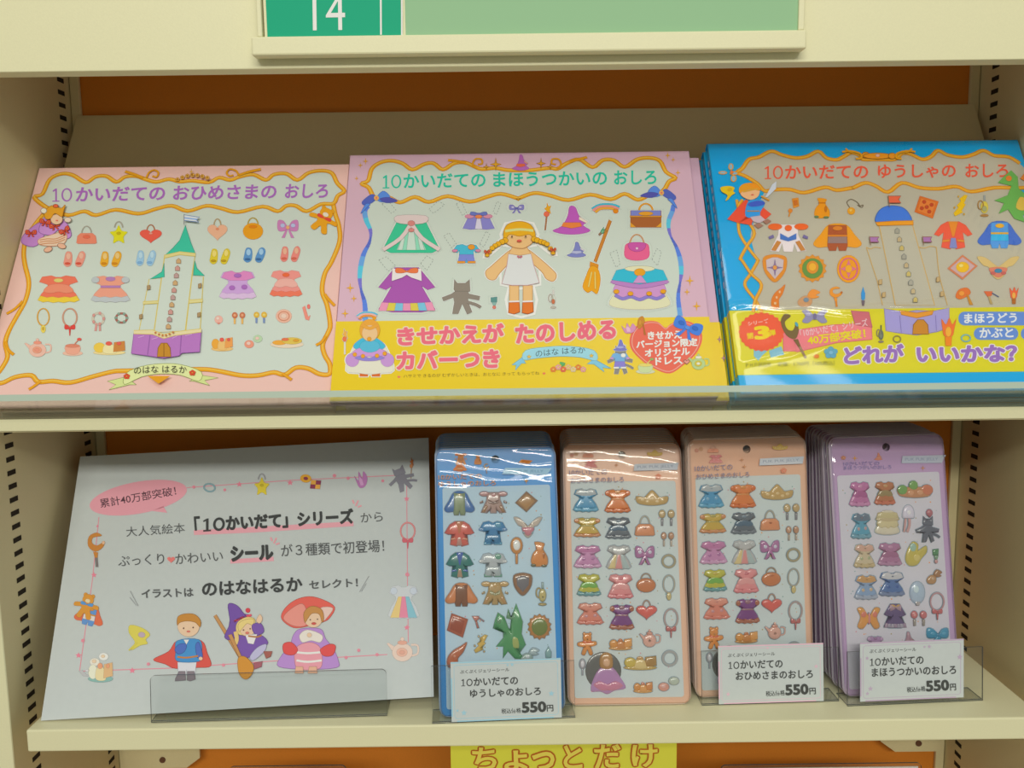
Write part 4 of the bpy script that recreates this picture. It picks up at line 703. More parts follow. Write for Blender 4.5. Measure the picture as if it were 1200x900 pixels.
LOW2 = conv(400, 165, 5.4545, [(215, 368), (172, 420), (165, 490), (190, 560), (185, 620), (150, 720), (125, 820), (118, 900), (130, 960)]) + [(426, 355), (428.5, 372), (428, 384), (790, 378), (799, 368), (797, 350), (795.5, 336)] + conv(600, 165, 5.4545, [(1078, 850), (1065, 740), (1020, 620), (1000, 540), (1015, 460), (1030, 410), (980, 345)])
me = Mesh(6e-5); me.poly(lay(me, k2, smooth(TITLE2)), PANEL); z = me.z
me.poly(lay(me, k2, LOW2[:12] + LOW2[12:] + [(770, 218), (700, 216), (610, 220), (520, 220), (450, 224)]), PANEL); me.build('cover_panel', cv2)
me = Mesh(1.8e-4); frame_line(me, k2, TITLE2, 5.4)
for pts in ([(525, 188), (535, 189), (546, 191)], [(688, 184.5), (678, 187), (667, 190)]): branch(me, k2, pts, 3.8)
for sx, ox in ((1, 556), (-1, 655.5)): branch(me, k2, [(ox + 3 * sx, 198), (ox - 2 * sx, 193), (ox + 1 * sx, 187), (ox + 8 * sx, 187), (ox + 9 * sx, 192), (ox + 4 * sx, 193)], 2.4)
for x, y, s in ((581, 193, 13), (570, 196, 7), (634, 192, 11), (645, 196, 7)): draw(me, k2, 'sparkle', x, y, s, s * 1.2, ['e6ac28'])
me.build('gold_frame', cv2)
me = Mesh(1.4e-4)
for body, x0, x1, sl in (('10かいだての', 448.5, 568.8, 0), ('まほうつかいの', 578.5, 711, 0), ('おしろ', 720, 769, 0)):
    yb = lambda x: 221 - (x - 448) * 0.0165
    if body[0] == '1': me.ten(k2, x0, yb(x0), 470.3, yb(470), 15.6, '22c49c', 0.13); body, x0 = body[2:], 473.5
    me.text(body, k2, x0, yb(x0), x1, yb(x1), 16.1, '22c49c', bold=0.02)
me.build('title_lettering', cv2)
def ribbon(me, k, pts, w0):
    P = smooth(pts, False, 4); n = len(P); U = k.unit(*pts[0]); L = lay(me, k, P)
    for i in range(n - 1):
        t = i / n; c = ('5a86d8', '6aa8e0', '58c8d8', '7a78c8', '5a70c0')[int(t * 12) % 5]
        wd = w0 * (0.45 + 0.55 * abs(math.sin(t * 7.5 + 0.6)))
        me.stroke(L[i:i + 2], wd * U, c, z=2.4e-4 + (i % 2) * 1e-5)
me = Mesh(2.4e-4); mb = Mesh(2.4e-4)
ribbon(me, B5, [(175, 420), (150, 450), (160, 510), (188, 580), (180, 650), (145, 720), (125, 800), (118, 880), (128, 960), (150, 1040), (155, 1160)], 32)
ribbon(mb, B6, [(1030, 410), (1025, 450), (1000, 520), (1010, 600), (1050, 680), (1075, 760), (1082, 840), (1075, 900), (1062, 1000), (1075, 1120)], 30)
for k, cx, cy, q in ((B5, 225, 368, 10), (B6, 955, 335, -10)):
    me = me if q > 0 else mb; me.z = 2.8e-4
    for pts in ([(-90, 20), (-30, -25), (0, 0), (-30, 30), (-80, 45)], [(80, -20), (40, -45), (0, 0), (30, 25), (85, 15)], [(135, 20), (80, -5), (20, 5), (60, 30)], [(-100, 100), (-60, 60), (-40, 40), (-70, 40)]):
        P = [(cx + (x if q > 0 else -x), cy + y) for x, y in pts]; L = lay(me, k, smooth(P)); me.poly(L, ('5a90dc', '62a0e0', '5468b8', '5458a8')[abs(pts[0][0]) % 4]); me.stroke(L, 0.0003, '4a62a8', True)
    draw(me, k, 'dot', cx, cy, 32, 32, ['f0b860']); draw(me, k, 'dot', cx, cy, 14, 14, ['e87c60'], line=0)
    me.build('ribbon_picture', cv2)
for k, x, y, s in ((B5, 122, 158, 40), (B5, 155, 132, 46), (B5, 98, 242, 34), (B6, 995, 95, 46), (B6, 1030, 122, 36), (B6, 1060, 205, 42), (B7, 152, 188, 60), (B7, 174, 250, 46), (B7, 122, 338, 56), (B8, 1000, 140, 62), (B8, 984, 203, 44), (B8, 1038, 283, 60)):
    picture(cv2, 'sparkle_picture', k, 'sparkle', x, y, s * 0.8, s, ['e8b030'], line=0.3)
PAL = dict(rim='dce4d8', rimw=2.6)
def cut(nm, k, ic, cx, cy, wd, ht, pal, rot=0, z=3e-4, dash=1, parent=None):
    U = k.sc; picture(parent or cv2, nm + '_picture', k, ic, cx, cy, wd, ht, pal, z=z, rot=rot, rim='eef2e8', rimw=3.4 * U / 2.2, line=0.6 * U / 2, dash=('889488', 3.4 * U) if dash else None)
cut('cloak', B5, 'cloak', 448, 600, 380, 250, ['3cc890', 'dccfc2', '90dcb4', 'c8e0c8', 'd48a7c'])
cut('cape', B5, 'short_cape', 878, 512, 215, 118, ['8888c4', 'd4d4dc', 'd490a0', '6a78b8', 'e88a4c'])
cut('bow', B5, 'bow', 1120, 435, 96, 62, ['8484bc', 'c8c8dc', '6c70b0'])
cut('outfit', B5, 'shirt_set', 800, 722, 180, 132, ['48bccc', '7c8cd0', 'e49a2c', 'd48aa0'])
cut('wand', B6, 'wand', 222, 488, 92, 172, ['ecac24', 'b07c4c', 'e8704c'], rot=4)
cut('witch_hat', B6, 'witch_hat', 380, 510, 248, 186, ['bc5cb4', 'f0843c', 'e8dcc0'])
cut('witch_hat', B6, 'witch_hat', 412, 698, 126, 100, ['7c86bc', 'b0b8d0', 'd0d0d0'])
cut('headband', B6, 'rainbow', 600, 432, 192, 74, ['48bcc8', 'ec9888', 'e8a838', 'e08c18'])
cut('broom', K(f2, 600, 165, 5.4545), 'broom', 545, 745, 205, 480, ['e8a418', 'c8842c', 'd89020', 'f0d068'])
cut('trunk', B6, 'trunk', 855, 480, 208, 160, ['a8642c', 'e0a02c', '7c88c4', 'd49430'])
cut('handbag', B6, 'purse', 798, 682, 168, 170, ['e4648c', 'c8a070', 'c858a0', 'f0c8d0'])
cut('leaf_wand', B6, 'torch', 578, 583, 46, 66, ['58a878', '7cbc8c', '907858'], rot=-45, dash=0)
cut('dress', B7, 'cape_dress', 484, 198, 350, 272, ['a858a8', 'e8e4d8', 'ee7c44', 'e898b0', 'd8cc4c', '78c4d4'])
cut('cat', B7, 'cat', 803, 240, 232, 212, ['8c8674'])
cut('comb', B7, 'comb', 996, 268, 60, 92, ['5c9488', 'd88068', '88b4a4'])
cut('feather', B8, 'bottle', 232, 245, 62, 110, ['c8d4bc', 'd4d8c4', 'b8b8a0', 'c8764c'])
cut('ball_gown', B8, 'ball_gown', 718, 185, 350, 240, ['34bccc', 'cc98c4', 'e8a420', 'b884bc', 'dce0b0', '8c80c8'])
# paper dress tabs as dashed outlines
for k, pts in ((B5, [(260, 405), (300, 385), (350, 445), (320, 465)]), (B5, [(560, 440), (620, 385), (660, 410), (590, 465)]), (B5, [(735, 405), (765, 385), (800, 460), (775, 480)]), (B5, [(970, 455), (995, 390), (1020, 400), (990, 475)]), (B5, [(655, 610), (690, 590), (735, 660), (705, 685)]), (B5, [(885, 660), (925, 580), (950, 600), (910, 680)]), (B7, [(320, 25), (365, 5), (420, 60), (375, 90)]), (B7, [(565, 45), (600, 0), (640, 25), (600, 85)]), (B6, [(625, 720), (670, 700), (690, 790), (665, 810)]), (B6, [(895, 760), (925, 690), (955, 710), (930, 800)])):
    me = Mesh(3.2e-4); me.dashes(lay(me, k, pts), 0.00035, '889488', 0.0013); me.build('tab_outline', cv2)
# the paper doll
me = Mesh(3.2e-4); SK, SKL = 'ecc07c', 'c08c50'
DO = conv(400, 165, 5.4545, [(915, 860), (1040, 725), (1060, 680), (1030, 610), (1060, 545), (1140, 520)]) + conv(600, 165, 5.4545, [(90, 560), (150, 640), (110, 680), (130, 720), (280, 850), (250, 885)]) + [(632, 329), (634, 337), (626, 370), (597, 372), (594, 337), (582, 336)]
ARMS = ([(600, 292), (605, 299), (586, 320), (580, 328), (572, 327), (569, 319), (576, 312)], [(618, 292), (613, 299), (634, 318), (640, 327), (648, 330), (652, 324), (647, 316)])
rimz = me.up()
for pts in ARMS + ([(597, 335), (625, 335), (626, 368), (596, 368)], [(592, 262), (625, 262), (628, 288), (590, 288)], [(595, 297), (623, 297), (633, 334), (587, 334)], [(571, 302), (592, 283), (590, 278), (568, 298)], [(648, 300), (626, 282), (628, 277), (651, 295)]):
    P = lay(me, k2, smooth(pts, True, 2)); me.stroke(P, 0.0021, 'eef2e8', True, z=rimz); rimz += 4e-6
me.z = rimz
for pts in ARMS: shape(me, k2, pts, SK, SKL, True)
for x0 in (597, 613): shape(me, k2, [(x0, 335), (x0 + 11, 335), (x0 + 11, 356), (x0, 356)], SK, SKL)
for x0 in (596.5, 612.5): shape(me, k2, [(x0, 355), (x0 + 12, 354.6), (x0 + 12.6, 366), (x0 + 6, 368.5), (x0 - .6, 367)], 'dd7a2c', 'a8501c'); me.stroke(lay(me, k2, [(x0, 354), (x0 + 12, 353.6)]), 0.0013, 'e4e4dc')
shape(me, k2, [(596, 298), (622, 297.5), (625, 310), (632, 332), (618, 335), (600, 335), (588, 333), (594, 312)], 'd8e0d4', 'c49c98')
shape(me, k2, [(602, 288), (616, 288), (622, 298), (609, 300), (596, 298)], SK, SKL); draw(me, k2, 'bow', 609, 302, 6, 4, ['d87c80'], line=0.2)
shape(me, k2, [(592, 283), (594, 266), (608, 261), (623, 266), (625, 283), (616, 291), (609, 292), (600, 290)], SK, SKL, True)
shape(me, k2, [(591, 285), (590.5, 272), (596, 263.5), (609, 260.5), (621, 264), (627, 274), (626, 284), (621, 276), (609, 278), (597, 276)], 'e8b01c', 'b88410', True)
me.stroke(lay(me, k2, smooth([(592, 272), (609, 270), (625, 271.5)], False)), 0.0023, 'd4dc84')
for sx, pts in ((1, [(592, 283), (584, 287), (577, 292), (571, 300)]), (-1, [(626, 282), (634, 285), (641, 288), (648, 298)])):
    for i, q in enumerate(smooth(pts, False, 2)): draw(me, k2, 'dot', q[0], q[1], 7.2 - 0.3 * i, 6.4 - .3 * i, ['e8b01c'], line=0.5)
    draw(me, k2, 'bow', pts[-1][0], pts[-1][1] - 3, 7, 6, ['e8643c'], line=0.4)
for x in (600, 616): draw(me, k2, 'dot', x, 279.5, 1.8, 2.4, ['70563c'], line=0)
draw(me, k2, 'dot', 608.5, 284.5, 6, 2.6, ['d8604c'], line=0)
me.build('doll_picture', cv2)
picture(cv2, 'witch_hat_picture', B6, 'witch_hat', 55, 142, 112, 104, ['b86cb4', 'ee7044', 'e0a08c'], z=5e-4)
# the band
kb = K(f2)
me = Mesh(3.4e-4)
for body, x0, y0, x1, y1, h in (('きせかえが', 467, 404.5, 590, 400.5, 20.5), ('たのしめる', 605.5, 402.5, 721, 396.5, 21), ('カバーつき', 466, 433.5, 585, 430.5, 20.5)):
    me.text(body, kb, x0, y0, x1, y1, h, 'f0707c', bold=0.05, halo=(0.105, 'f4dcb4'))
me.build('slogan_lettering', bd2)
me = Mesh(3.4e-4); me.text('ハサミで きるのが むずかしいときは、おとなに きって もらってね', kb, 473, 443, 632, 439.5, 4.2, '7c6420', bold=0.0)
for x, y in ((467.5, 442), (637.5, 438)): draw(me, kb, 'heart', x, y, 3.6, 3.4, ['e87858'], line=0)
me.build('small_print', bd2)
me = Mesh(3.4e-4)
RB = lambda pts: lay(me, kb, smooth(pts, True, 3))
for pts in ([(600, 428), (612, 419), (616, 426), (611, 426), (604, 434), (605, 428)], [(716, 432), (696, 421), (688, 427), (696, 427), (708, 436), (706, 431)]): shape(me, kb, pts, '84cad8', '68aab8')
P = RB([(613, 422), (616, 411), (640, 407), (668, 406), (696, 411), (699, 423), (680, 419), (655, 418), (630, 420)]); me.poly(P, '9cd8e0'); me.stroke(P, 0.0003, '68aab8', True)
me.text('のはな はるか', kb, 628, 419, 686, 414.5, 7.6, '42565a', arc=0.14)
for x, y in ((620, 418.5), (693, 417.3)): draw(me, kb, 'star', x, y, 6, 5.5, ['e8c44c'], line=0.3)
me.build('author_ribbon', bd2)
me = Mesh(3.4e-4)
hp = conv(600, 300, 4.8, [(862, 405), (820, 372), (760, 368), (700, 395), (665, 450), (668, 520), (730, 590), (800, 635), (888, 662), (970, 610), (1035, 550), (1068, 480), (1060, 420), (1010, 375), (940, 365), (890, 385)])
P = lay(me, kb, smooth(hp)); me.poly(P, 'ee7058'); 
c0 = kb(780, 404); Q = [(c0[0] + (x - c0[0]) * .93, c0[1] + (y - c0[1]) * .93) for x, y in P]; me.stroke(Q, 0.0004, 'f8c0a8', True)
for body, x0, y0, x1, y1, h, bo in (('きせかえ', 759.5, 398, 798.5, 396.5, 8.6, .04), ('バージョン限定', 746, 408.5, 817, 405.5, 8.8, .04), ('オリジナル', 756, 418.3, 808, 416.2, 8.4, .04), ('ドレス', 768.5, 428.2, 799, 426.5, 8.4, .04)):
    me.text(body, kb, x0, y0, x1, y1, h, 'f8ecdc', bold=bo)
draw(me, kb, 'heart', 804.5, 424.5, 7, 6, ['f0a088', 'f0a088'], line=0.8)
me.build('heart_badge', bd2)
def bitem(nm, k, ic, cx, cy, wd, ht, pal, rot=0, z=5e-4, rim=None): picture(bd2, nm + '_picture', k, ic, cx, cy, wd, ht, pal, z=z, rot=rot, rim=rim, rimw=4)
bitem('blue_bow', B8, 'bow', 985, 408, 165, 120, ['4a84d8', '3a70c0', '5c94e0'], rot=-22, z=6e-4)
bitem('crown_gem', B8, 'crown_gem', 655, 408, 88, 60, ['d494b4', 'e8b8cc']); bitem('broom', B8, 'hammer', 728, 388, 52, 118, ['c88c34', 'b47830', 'd49c3c'])
bitem('teapot', B8, 'teapot', 1048, 598, 120, 100, ['b8d48c', 'e4e8c8', 'd4c83c', '90b468']); bitem('tea_cup', B8, 'tea_cup', 750, 622, 110, 92, ['c8dc9c', 'd4dcb0', 'e4d870', '98b868'])
for i in range(7): bitem('flower', B8, 'flower', 232 + 28 * i, 640 - 12 * (i % 2), 36, 34, [('e8843c', 'e8a8a0', 'e86a50', 'f0c088', 'e0d0a0')[i % 5], 'f0d468'])
bitem('leaf', B8, 'leaf_bird', 285, 612, 34, 30, ['58b468', '7cc47c'])
picture(bd2, 'doll_picture', B7, 'doll', 268, 552, 285, 400, {'a': 'dfe2c4', 'b': '58bcd0', 'c': 'd8702c', 'd': 'c498cc', 'e': 'e8a83c', 'f': 'ecc488', 'h': 'e8a83c'}, z=4e-4, rim='e8ecd8', rimw=13)
me = Mesh(6.5e-4)
for P_, c in (([(170, 530), (230, 480), (300, 480), (360, 530), (310, 560), (265, 548), (215, 560)], '44bcd0'), ([(165, 570), (215, 540), (265, 556), (320, 545), (370, 570), (330, 605), (265, 590), (200, 605)], 'cc9cd0'), ([(180, 600), (225, 585), (265, 600), (310, 585), (355, 600), (310, 615), (265, 618), (220, 615)], '9088cc')): shape(me, B7, P_, c, 'a87cb0', True, lw=2)
for x, y in ((180, 580), (228, 590), (310, 588), (355, 575), (265, 490)): draw(me, B7, 'dot', x, y, 24, 24, ['e8a428'], line=1)
me.build('doll_dress_picture', bd2)
bitem('rainbow', B7, 'rainbow', 252, 352, 130, 56, ['5cbcd0', 'e8b8a8', 'e89038', 'e4a020'], rim='e8ecd8', z=6.8e-4)
bitem('wand', B7, 'wand', 122, 505, 62, 150, ['ecb04c', 'e0e0d4', 'e87848'], rot=8, rim='e8ecd8', z=6.8e-4)
bitem('outfit', B8, 'cat', 608, 585, 150, 170, ['8c8c80'], rim='e8ecd8', z=4e-4); bitem('outfit', B8, 'shirt_set', 606, 590, 110, 96, ['78b4d8', '8c84cc', 'e8ecf0', 'c8a0c8'], z=5.6e-4); bitem('witch_hat', B8, 'witch_hat', 608, 505, 80, 66, ['7c80c4', 'a8b0d8', 'd0d0e0'], z=5.8e-4, rim='e8ecd8')
# sparkles on the strip of the second copy that shows at the right
_, bkx, cvx, bdx = p2[1]
kx = K(p2[1][0])
for x, y in ((843, 398), (848, 420)): picture(bdx, 'sparkle_picture', kx, 'sparkle', x, y, 6, 9, ['c890a0'], z=3.4e-4)

# --- right book: bright blue in shrink wrap, with a yellow-green band
f3 = book_frame(0.1589, -0.5)
W3, H3 = 0.2480, 0.2065 - BOOK_B
BAND3 = (f3.px(854, 366)[1] + f3.px(1198, 358)[1]) / 2
p3, T3 = pile(f3, W3, H3, 3, PL - 0.0003 + 0.00425, '00b0ff',
    ['bright blue picture book in clear wrap with yellow-green band, topmost of the right pile', 'bright blue picture book second down in the right pile, its spine showing', 'bright blue picture book at the bottom of the right pile, its spine showing'],
    'bright blue picture books in the right pile', band=BAND3, band_hex='d8d61e', shifts=(0, -0.0014, -0.0022), band0=f3.px(1000, 438)[1])
_, bk3, cv3, bd3 = p3[0]
k3 = K(f3); C1, C2, C3, C4 = K(f3, 815, 155, 5.806), K(f3, 1000, 155, 5.806), K(f3, 830, 295, 5.627), K(f3, 1005, 295, 5.626)
PANEL3 = 'bcbca0'
T1c = conv(815, 155, 5.806, [(285, 275), (320, 245), (365, 185), (430, 170), (515, 130), (590, 155), (680, 175), (760, 165), (835, 130), (890, 175), (960, 188), (1010, 165), (1060, 140), (1120, 160)])
T2c = conv(1000, 155, 5.806, [(60, 185), (170, 185), (280, 185), (330, 145), (390, 150), (470, 185), (530, 165), (575, 125), (640, 155), (740, 170), (820, 150), (885, 125), (960, 160), (1060, 170), (1150, 230)])
T2b = conv(1000, 155, 5.806, [(1120, 380), (960, 378), (800, 405), (700, 370), (580, 385), (450, 378), (330, 345), (235, 408), (150, 365), (80, 345), (0, 378)])
T1b = conv(815, 155, 5.806, [(1060, 380), (960, 395), (880, 375), (740, 412), (640, 390), (530, 392), (470, 400), (420, 350), (340, 300)])
TITLE3 = T1c + T2c + [(1204, 205), (1206, 218)] + T2b + T1b
BR3 = W3 - 0.002
me = Mesh(6e-5)
TP = lay(me, k3, smooth(TITLE3)); me.poly([(min(x, BR3), y) for x, y in TP], PANEL3); z = me.z
LOW3 = conv(815, 155, 5.806, [(470, 405), (440, 470), (400, 560), (390, 640), (375, 700), (390, 780), (410, 850)]) + conv(830, 295, 5.627, [(310, 70), (290, 140), (330, 200), (345, 260), (310, 330), (330, 400)])
P = lay(me, k3, smooth(LOW3, False)); y1 = P[-1][1]; ytop = k3(1100, 206)[1]
me.poly(P + [(BR3 - .012, y1 - 0.002), (BR3 - .012, ytop), (k3(893, 212)[0], k3(893, 212)[1])], PANEL3)
me.build('cover_panel', cv3)
me = Mesh(1.8e-4)
P = TP; U = k3.unit(1000, 200)
i1 = [i for i, p in enumerate(P) if p[0] < W3 - 0.003]
for wd, c in ((5.2, GOLD_D), (4.4, GOLD), (1.0, GOLD_L)):
    z = me.up(); run = []
    for i, p in enumerate(P + [P[0]]):
        if p[0] < W3 - 0.004: run.append(p)
        elif run: me.stroke(run, wd * U, c, z=z); run = []
    if run: me.stroke(run, wd * U, c, z=z)
for sgn in (1, -1):
    pts = [(250 + sgn * 0, 560)] ; 
    pts = conv(815, 155, 5.806, [(300 - 20 * sgn, 460), (290, 520), (320 - sgn * 30, 600), (350 - sgn * 50, 690), (350, 775), (360 + sgn * 55, 860)]) + conv(830, 295, 5.627, [(275 + sgn * 52, 60), (280, 145), (295 - sgn * 55, 220), (310, 320), (325 + sgn * 30, 400)])
    frame_line(me, k3, pts, 3.8, False)
for x, y, a, b in ((185, 278, 44, 16), (262, 282, 44, 20), (240, 238, 20, 40), (258, 318, 26, 40)): 
    P = lay(me, C1, circle(x, y, a / 2 + 8, b / 2 + 4, 14)); me.poly(P, 'e0a42c'); P = lay(me, C1, circle(x, y, a / 2, b / 2 - 2, 14)); me.poly(P, '8cc0cc')
draw(me, C1, 'dot', 246, 276, 24, 24, ['e88a3c'])
for x, y, w in ((1008, 181.3, 9), (1022, 182.5, 34), (1039, 182.5, 9)): draw(me, k3, 'dot', x + 6, y + 1, w, 7, ['e8a428'])
draw(me, k3, 'dot', 1028, 183, 5, 3.6, ['f0b89c'], line=0.3)
for sx, ox in ((1, 1006.5), (-1, 1052)): branch(me, k3, [(ox - sx * 20, 179), (ox - sx * 10, 178), (ox + sx * 1, 181), (ox + sx * 2, 186), (ox - sx * 4, 187)], 3); branch(me, k3, [(ox - sx * 16, 175), (ox - sx * 13, 178), (ox - sx * 8, 180)], 2.4)
me.build('gold_frame', cv3)
me = Mesh(1.4e-4)
for body, x0, x1 in (('10かいだての', 896, 1017), ('ゆうしゃの', 1029, 1119.5), ('おしろ', 1131.5, 1181)):
    yb = lambda x: 210 - (x - 896) * 0.0085
    if body[0] == '1': me.ten(k3, x0, yb(x0), 917.4, yb(917), 15.2, 'ec6040', 0.13); body, x0 = body[2:], 920.5
    me.text(body, k3, x0, yb(x0), x1, yb(x1), 15.4, 'ec6040', bold=0.018)
me.build('title_lettering', cv3)
O_, RD = 'e89a20', 'd4552c'
items(cv3, [
 ('kite_charm', C1, 'kite_charm', 660, 512, 105, 138, ['e0982c', 'c8782c', 'e09030']), ('sack', C1, 'sack', 860, 518, 125, 142, ['eca01c', 'c47a18', '6c8c58']), ('pendant', C1, 'pendant', 1082, 508, 118, 118, ['e8a824', '6c5c3c', 'f0c860']),
 ('armor', C1, 'armor', 630, 720, 275, 200, ['e4e0d4', 'e8702c', '4a7cbc', 'c88c3c', '7c74a0']), ('caped_armor', C1, 'cape_armor', 965, 715, 330, 190, ['eca41c', 'b05c2c', '9c8478', 'd88a28']),
 ('magic_book', C2, 'magic_book', 497, 512, 168, 158, ['d8782c', 'e08c3c', 'c0502c']), ('lightning', C2, 'lightning', 724, 500, 110, 150, ['e8c41c', 'd8b028']), ('bottle', C2, 'bottle', 890, 505, 104, 150, ['d8cc50', '9ca8a0', 'b08a48', 'a8b078']),
 ('coat', C2, 'coat', 678, 702, 262, 196, ['ec6444', 'e09430', '8894c0', 'c87830']), ('cloak_outfit', C2, 'cape_armor', 993, 698, 300, 190, ['4a78c4', '58a4d8', '40bce0', 'e8b838']),
 ('shield', C3, 'shield', 438, 112, 172, 186, ['dc9428', 'c8c0b8', '8c7898', 'e0a048']), ('ornate_shield', C3, 'ornate_shield', 686, 112, 190, 186, ['dc982c', '6c9c44', 'e8b830']), ('oval_shield', C3, 'oval_shield', 924, 115, 162, 186, ['eca41c', 'd46c8c', 'd87c94', 'f0b428']),
 ('horn', C3, 'horn', 460, 295, 100, 158, ['dc8428', 'f0c890', 'c86c24']), ('helmet', C3, 'helmet', 660, 305, 160, 118, ['cca06c', 'ec9c3c', '7c98a0']), ('crescent', C3, 'crescent', 842, 298, 108, 136, ['e89c2c', 'dc8c28', 'c87828']), ('crystal', C3, 'crystal', 1020, 295, 48, 126, ['3c9cd0', '74686c']),
 ('gem_tile', C4, 'gem_tile', 690, 104, 204, 168, ['d48858', 'c8b0a8', 'e8c01c', 'f0dc78']), ('wing_amulet', C4, 'lyre_amulet', 925, 108, 280, 160, ['d4c078', 'd88868', '4a90a8', 'c86c60']),
 ('hammer', C4, 'hammer', 702, 290, 122, 128, ['dc7c30', 'c89030', 'e8a43c']), ('pistol', C4, 'ladle', 878, 295, 108, 108, ['d8703c', 'b8a468', '606c84']), ('torch', C4, 'torch', 1028, 290, 78, 116, ['ee6c3c', 'f0b84c', 'b06c2c']),
], z=3.6e-4)
# castle with a blue dome, printed on the cover and on the band
me = Mesh(3.4e-4); G_ = 'd0b060'
shape(me, k3, [(1030, 264), (1069, 264), (1095, 358), (1049, 358)], PANEL3, G_, lw=1.1)
me.stroke(lay(me, k3, [(1015, 290), (1022, 312), (1028, 330), (1034, 358)]), 0.0006, G_); me.stroke(lay(me, k3, [(1097, 290), (1099, 312), (1101, 326), (1110, 358)]), 0.0006, G_)
me.stroke(lay(me, k3, smooth([(1015, 290), (1020, 292), (1025, 290), (1032, 291)], False)), 0.0006, G_); me.stroke(lay(me, k3, smooth([(1076, 290), (1083, 291), (1090, 289), (1097, 290)], False)), 0.0006, G_)
shape(me, k3, [(1026.5, 261), (1028, 250), (1036, 243), (1047, 241.5), (1058, 244), (1065, 251), (1067, 260), (1047, 263)], '4a84d0', '3a68a8', True)
shape(me, k3, [(1025.5, 261), (1047, 259.5), (1070, 259), (1070, 264), (1047, 264.5), (1028, 265)], 'e4a428', 'b88018')
for i in range(9):
    t = i / 8; x, y = 1051 + 21 * t, 271 + 81 * t
    shape(me, k3, [(x - 2.6, y + 3), (x - 2.6, y - 1.2), (x, y - 3.4), (x + 2.6, y - 1.2), (x + 2.6, y + 3)], ('a8a890', 'c0b080', 'c8b868')[i % 3], '7c8478', lw=0.7)
for x, y in ((1031, 331), (1035, 346), (1098.5, 328), (1103, 345)): shape(me, k3, [(x - 2, y + 3.6), (x - 2, y - 2), (x + 2, y - 3), (x + 2, y + 3)], 'c0a870', '8c7448', lw=0.5)
for x, y, s, c in ((1040, 231, 1.0, 'ea6a44'), (1018, 279, .75, 'a878a8'), (1080, 279, .75, 'a878a8')):
    shape(me, k3, [(x, y), (x + 15 * s, y), (x + 12 * s, y + 4 * s), (x + 15 * s, y + 8 * s), (x + 1, y + 8 * s)], c, '8c5040'); me.stroke(lay(me, k3, [(x, y - 1), (x + 1.5, y + 13 * s)]), 0.0005, '907050')
me.build('castle_picture', cv3)
# a child in a red cape and a green dragon at the two corners
me = Mesh(5.6e-4)
shape(me, C1, [(340, 460), (290, 510), (215, 595), (290, 620), (380, 635), (400, 560), (440, 500), (515, 560), (470, 600), (400, 570), (380, 480)], 'ea5c3c', 'b8402c')
shape(me, C1, [(360, 470), (440, 462), (470, 490), (440, 545), (430, 580), (340, 575)], '38a4d8', '2c6ca8', True); shape(me, C1, [(355, 490), (420, 470), (470, 480), (455, 500), (380, 510)], '4868c0', '38509c', True)
me.stroke(lay(me, C1, [(350, 540), (435, 540)]), 0.0009, 'c88c3c'); shape(me, C1, [(370, 580), (440, 570), (475, 600), (430, 625), (390, 610)], 'c8bcb8', '988880')
shape(me, C1, [(395, 635), (430, 620), (460, 640), (425, 660)], 'a88068', '785440'); shape(me, C1, [(455, 610), (490, 595), (515, 610), (480, 632)], 'a88068', '785440')
shape(me, C1, [(315, 440), (300, 400), (330, 365), (400, 365), (435, 400), (420, 445), (370, 465)], 'ecc088', 'c08c50', True); shape(me, C1, [(300, 420), (295, 385), (330, 355), (400, 352), (440, 385), (430, 402), (380, 392), (325, 405)], 'e8a024', 'b47818', True)
shape(me, C1, [(320, 405), (420, 385), (425, 394), (322, 416)], 'd8a83c'); shape(me, C1, [(470, 450), (520, 360), (548, 340), (545, 390), (490, 445)], 'ccd8d8', '98a8a8'); me.stroke(lay(me, C1, [(445, 440), (500, 470)]), 0.0014, 'd89830')
draw(me, C1, 'leaf_bird', 225, 415, 100, 105, ['e8c81c', 'd8b018'], rot=15); draw(me, C1, 'dot', 385, 432, 20, 9, ['d8705c'], line=0)
me.build('child_picture', cv3)
dg_ = picture(cv3, 'dragon_picture', C2, 'dragon', 1100, 420, 340, 380, ['70b858', 'd8c050', 'e08c34'], z=6e-4, rot=-8)
for v in dg_.data.vertices: v.co.x = min(v.co.x, W3 - 0.0004)        # the picture ends at the edge of the cover
# the band
R3 = lambda me, k, pts: lay(me, k, pts)
kb3 = K(f3)
me = Mesh(3.2e-4)
P = lay(me, C3, [(350 + 148 * (1 + .035 * math.cos(24 * R(a))) * math.cos(R(a)), 530 + 126 * (1 + .035 * math.cos(24 * R(a))) * math.sin(R(a))) for a in range(0, 360, 3)])
for pts in ([(300, 640), (390, 655), (350, 690), (330, 720), (300, 690)], [(400, 655), (480, 625), (500, 680), (450, 690), (410, 700)]): shape(me, C3, pts, '88c4d0', '68a0a8')
me.poly(P, 'ee6840')
me.text('シリーズ', C3, 262, 490, 396, 470, 27, 'f4d4bc', bold=0.02); me.text('3', C3, 318, 578, 396, 570, 78, 'e8d820', bold=0.06); me.text('第', C3, 256, 580, 300, 574, 40, 'e8d820', bold=.03); me.text('弾', C3, 400, 560, 444, 554, 40, 'e8d820', bold=.03)
me.build('round_badge', bd3)
me = Mesh(3.2e-4)
shape(me, kb3, [(917, 388), (931, 388), (935, 412), (918, 412)], 'e88484', 'c86868'); shape(me, kb3, [(929, 387.5), (975, 381), (1014, 379), (1021, 384), (1022, 398), (980, 402), (933, 413)], 'f08a8a', 'd06c6c')
shape(me, kb3, [(997, 364.5), (1018, 366), (1022, 384), (1002, 381)], 'cc7478', 'b05c60')
me.text('「10かいだて」シリーズ', kb3, 938, 395.5, 1017, 382.5, 9, 'f4d0c8', bold=0.015); me.text('40万部突破！', kb3, 947, 404.5, 1014, 396, 10.5, 'e0dc28', bold=0.035)
me.build('banner', bd3)
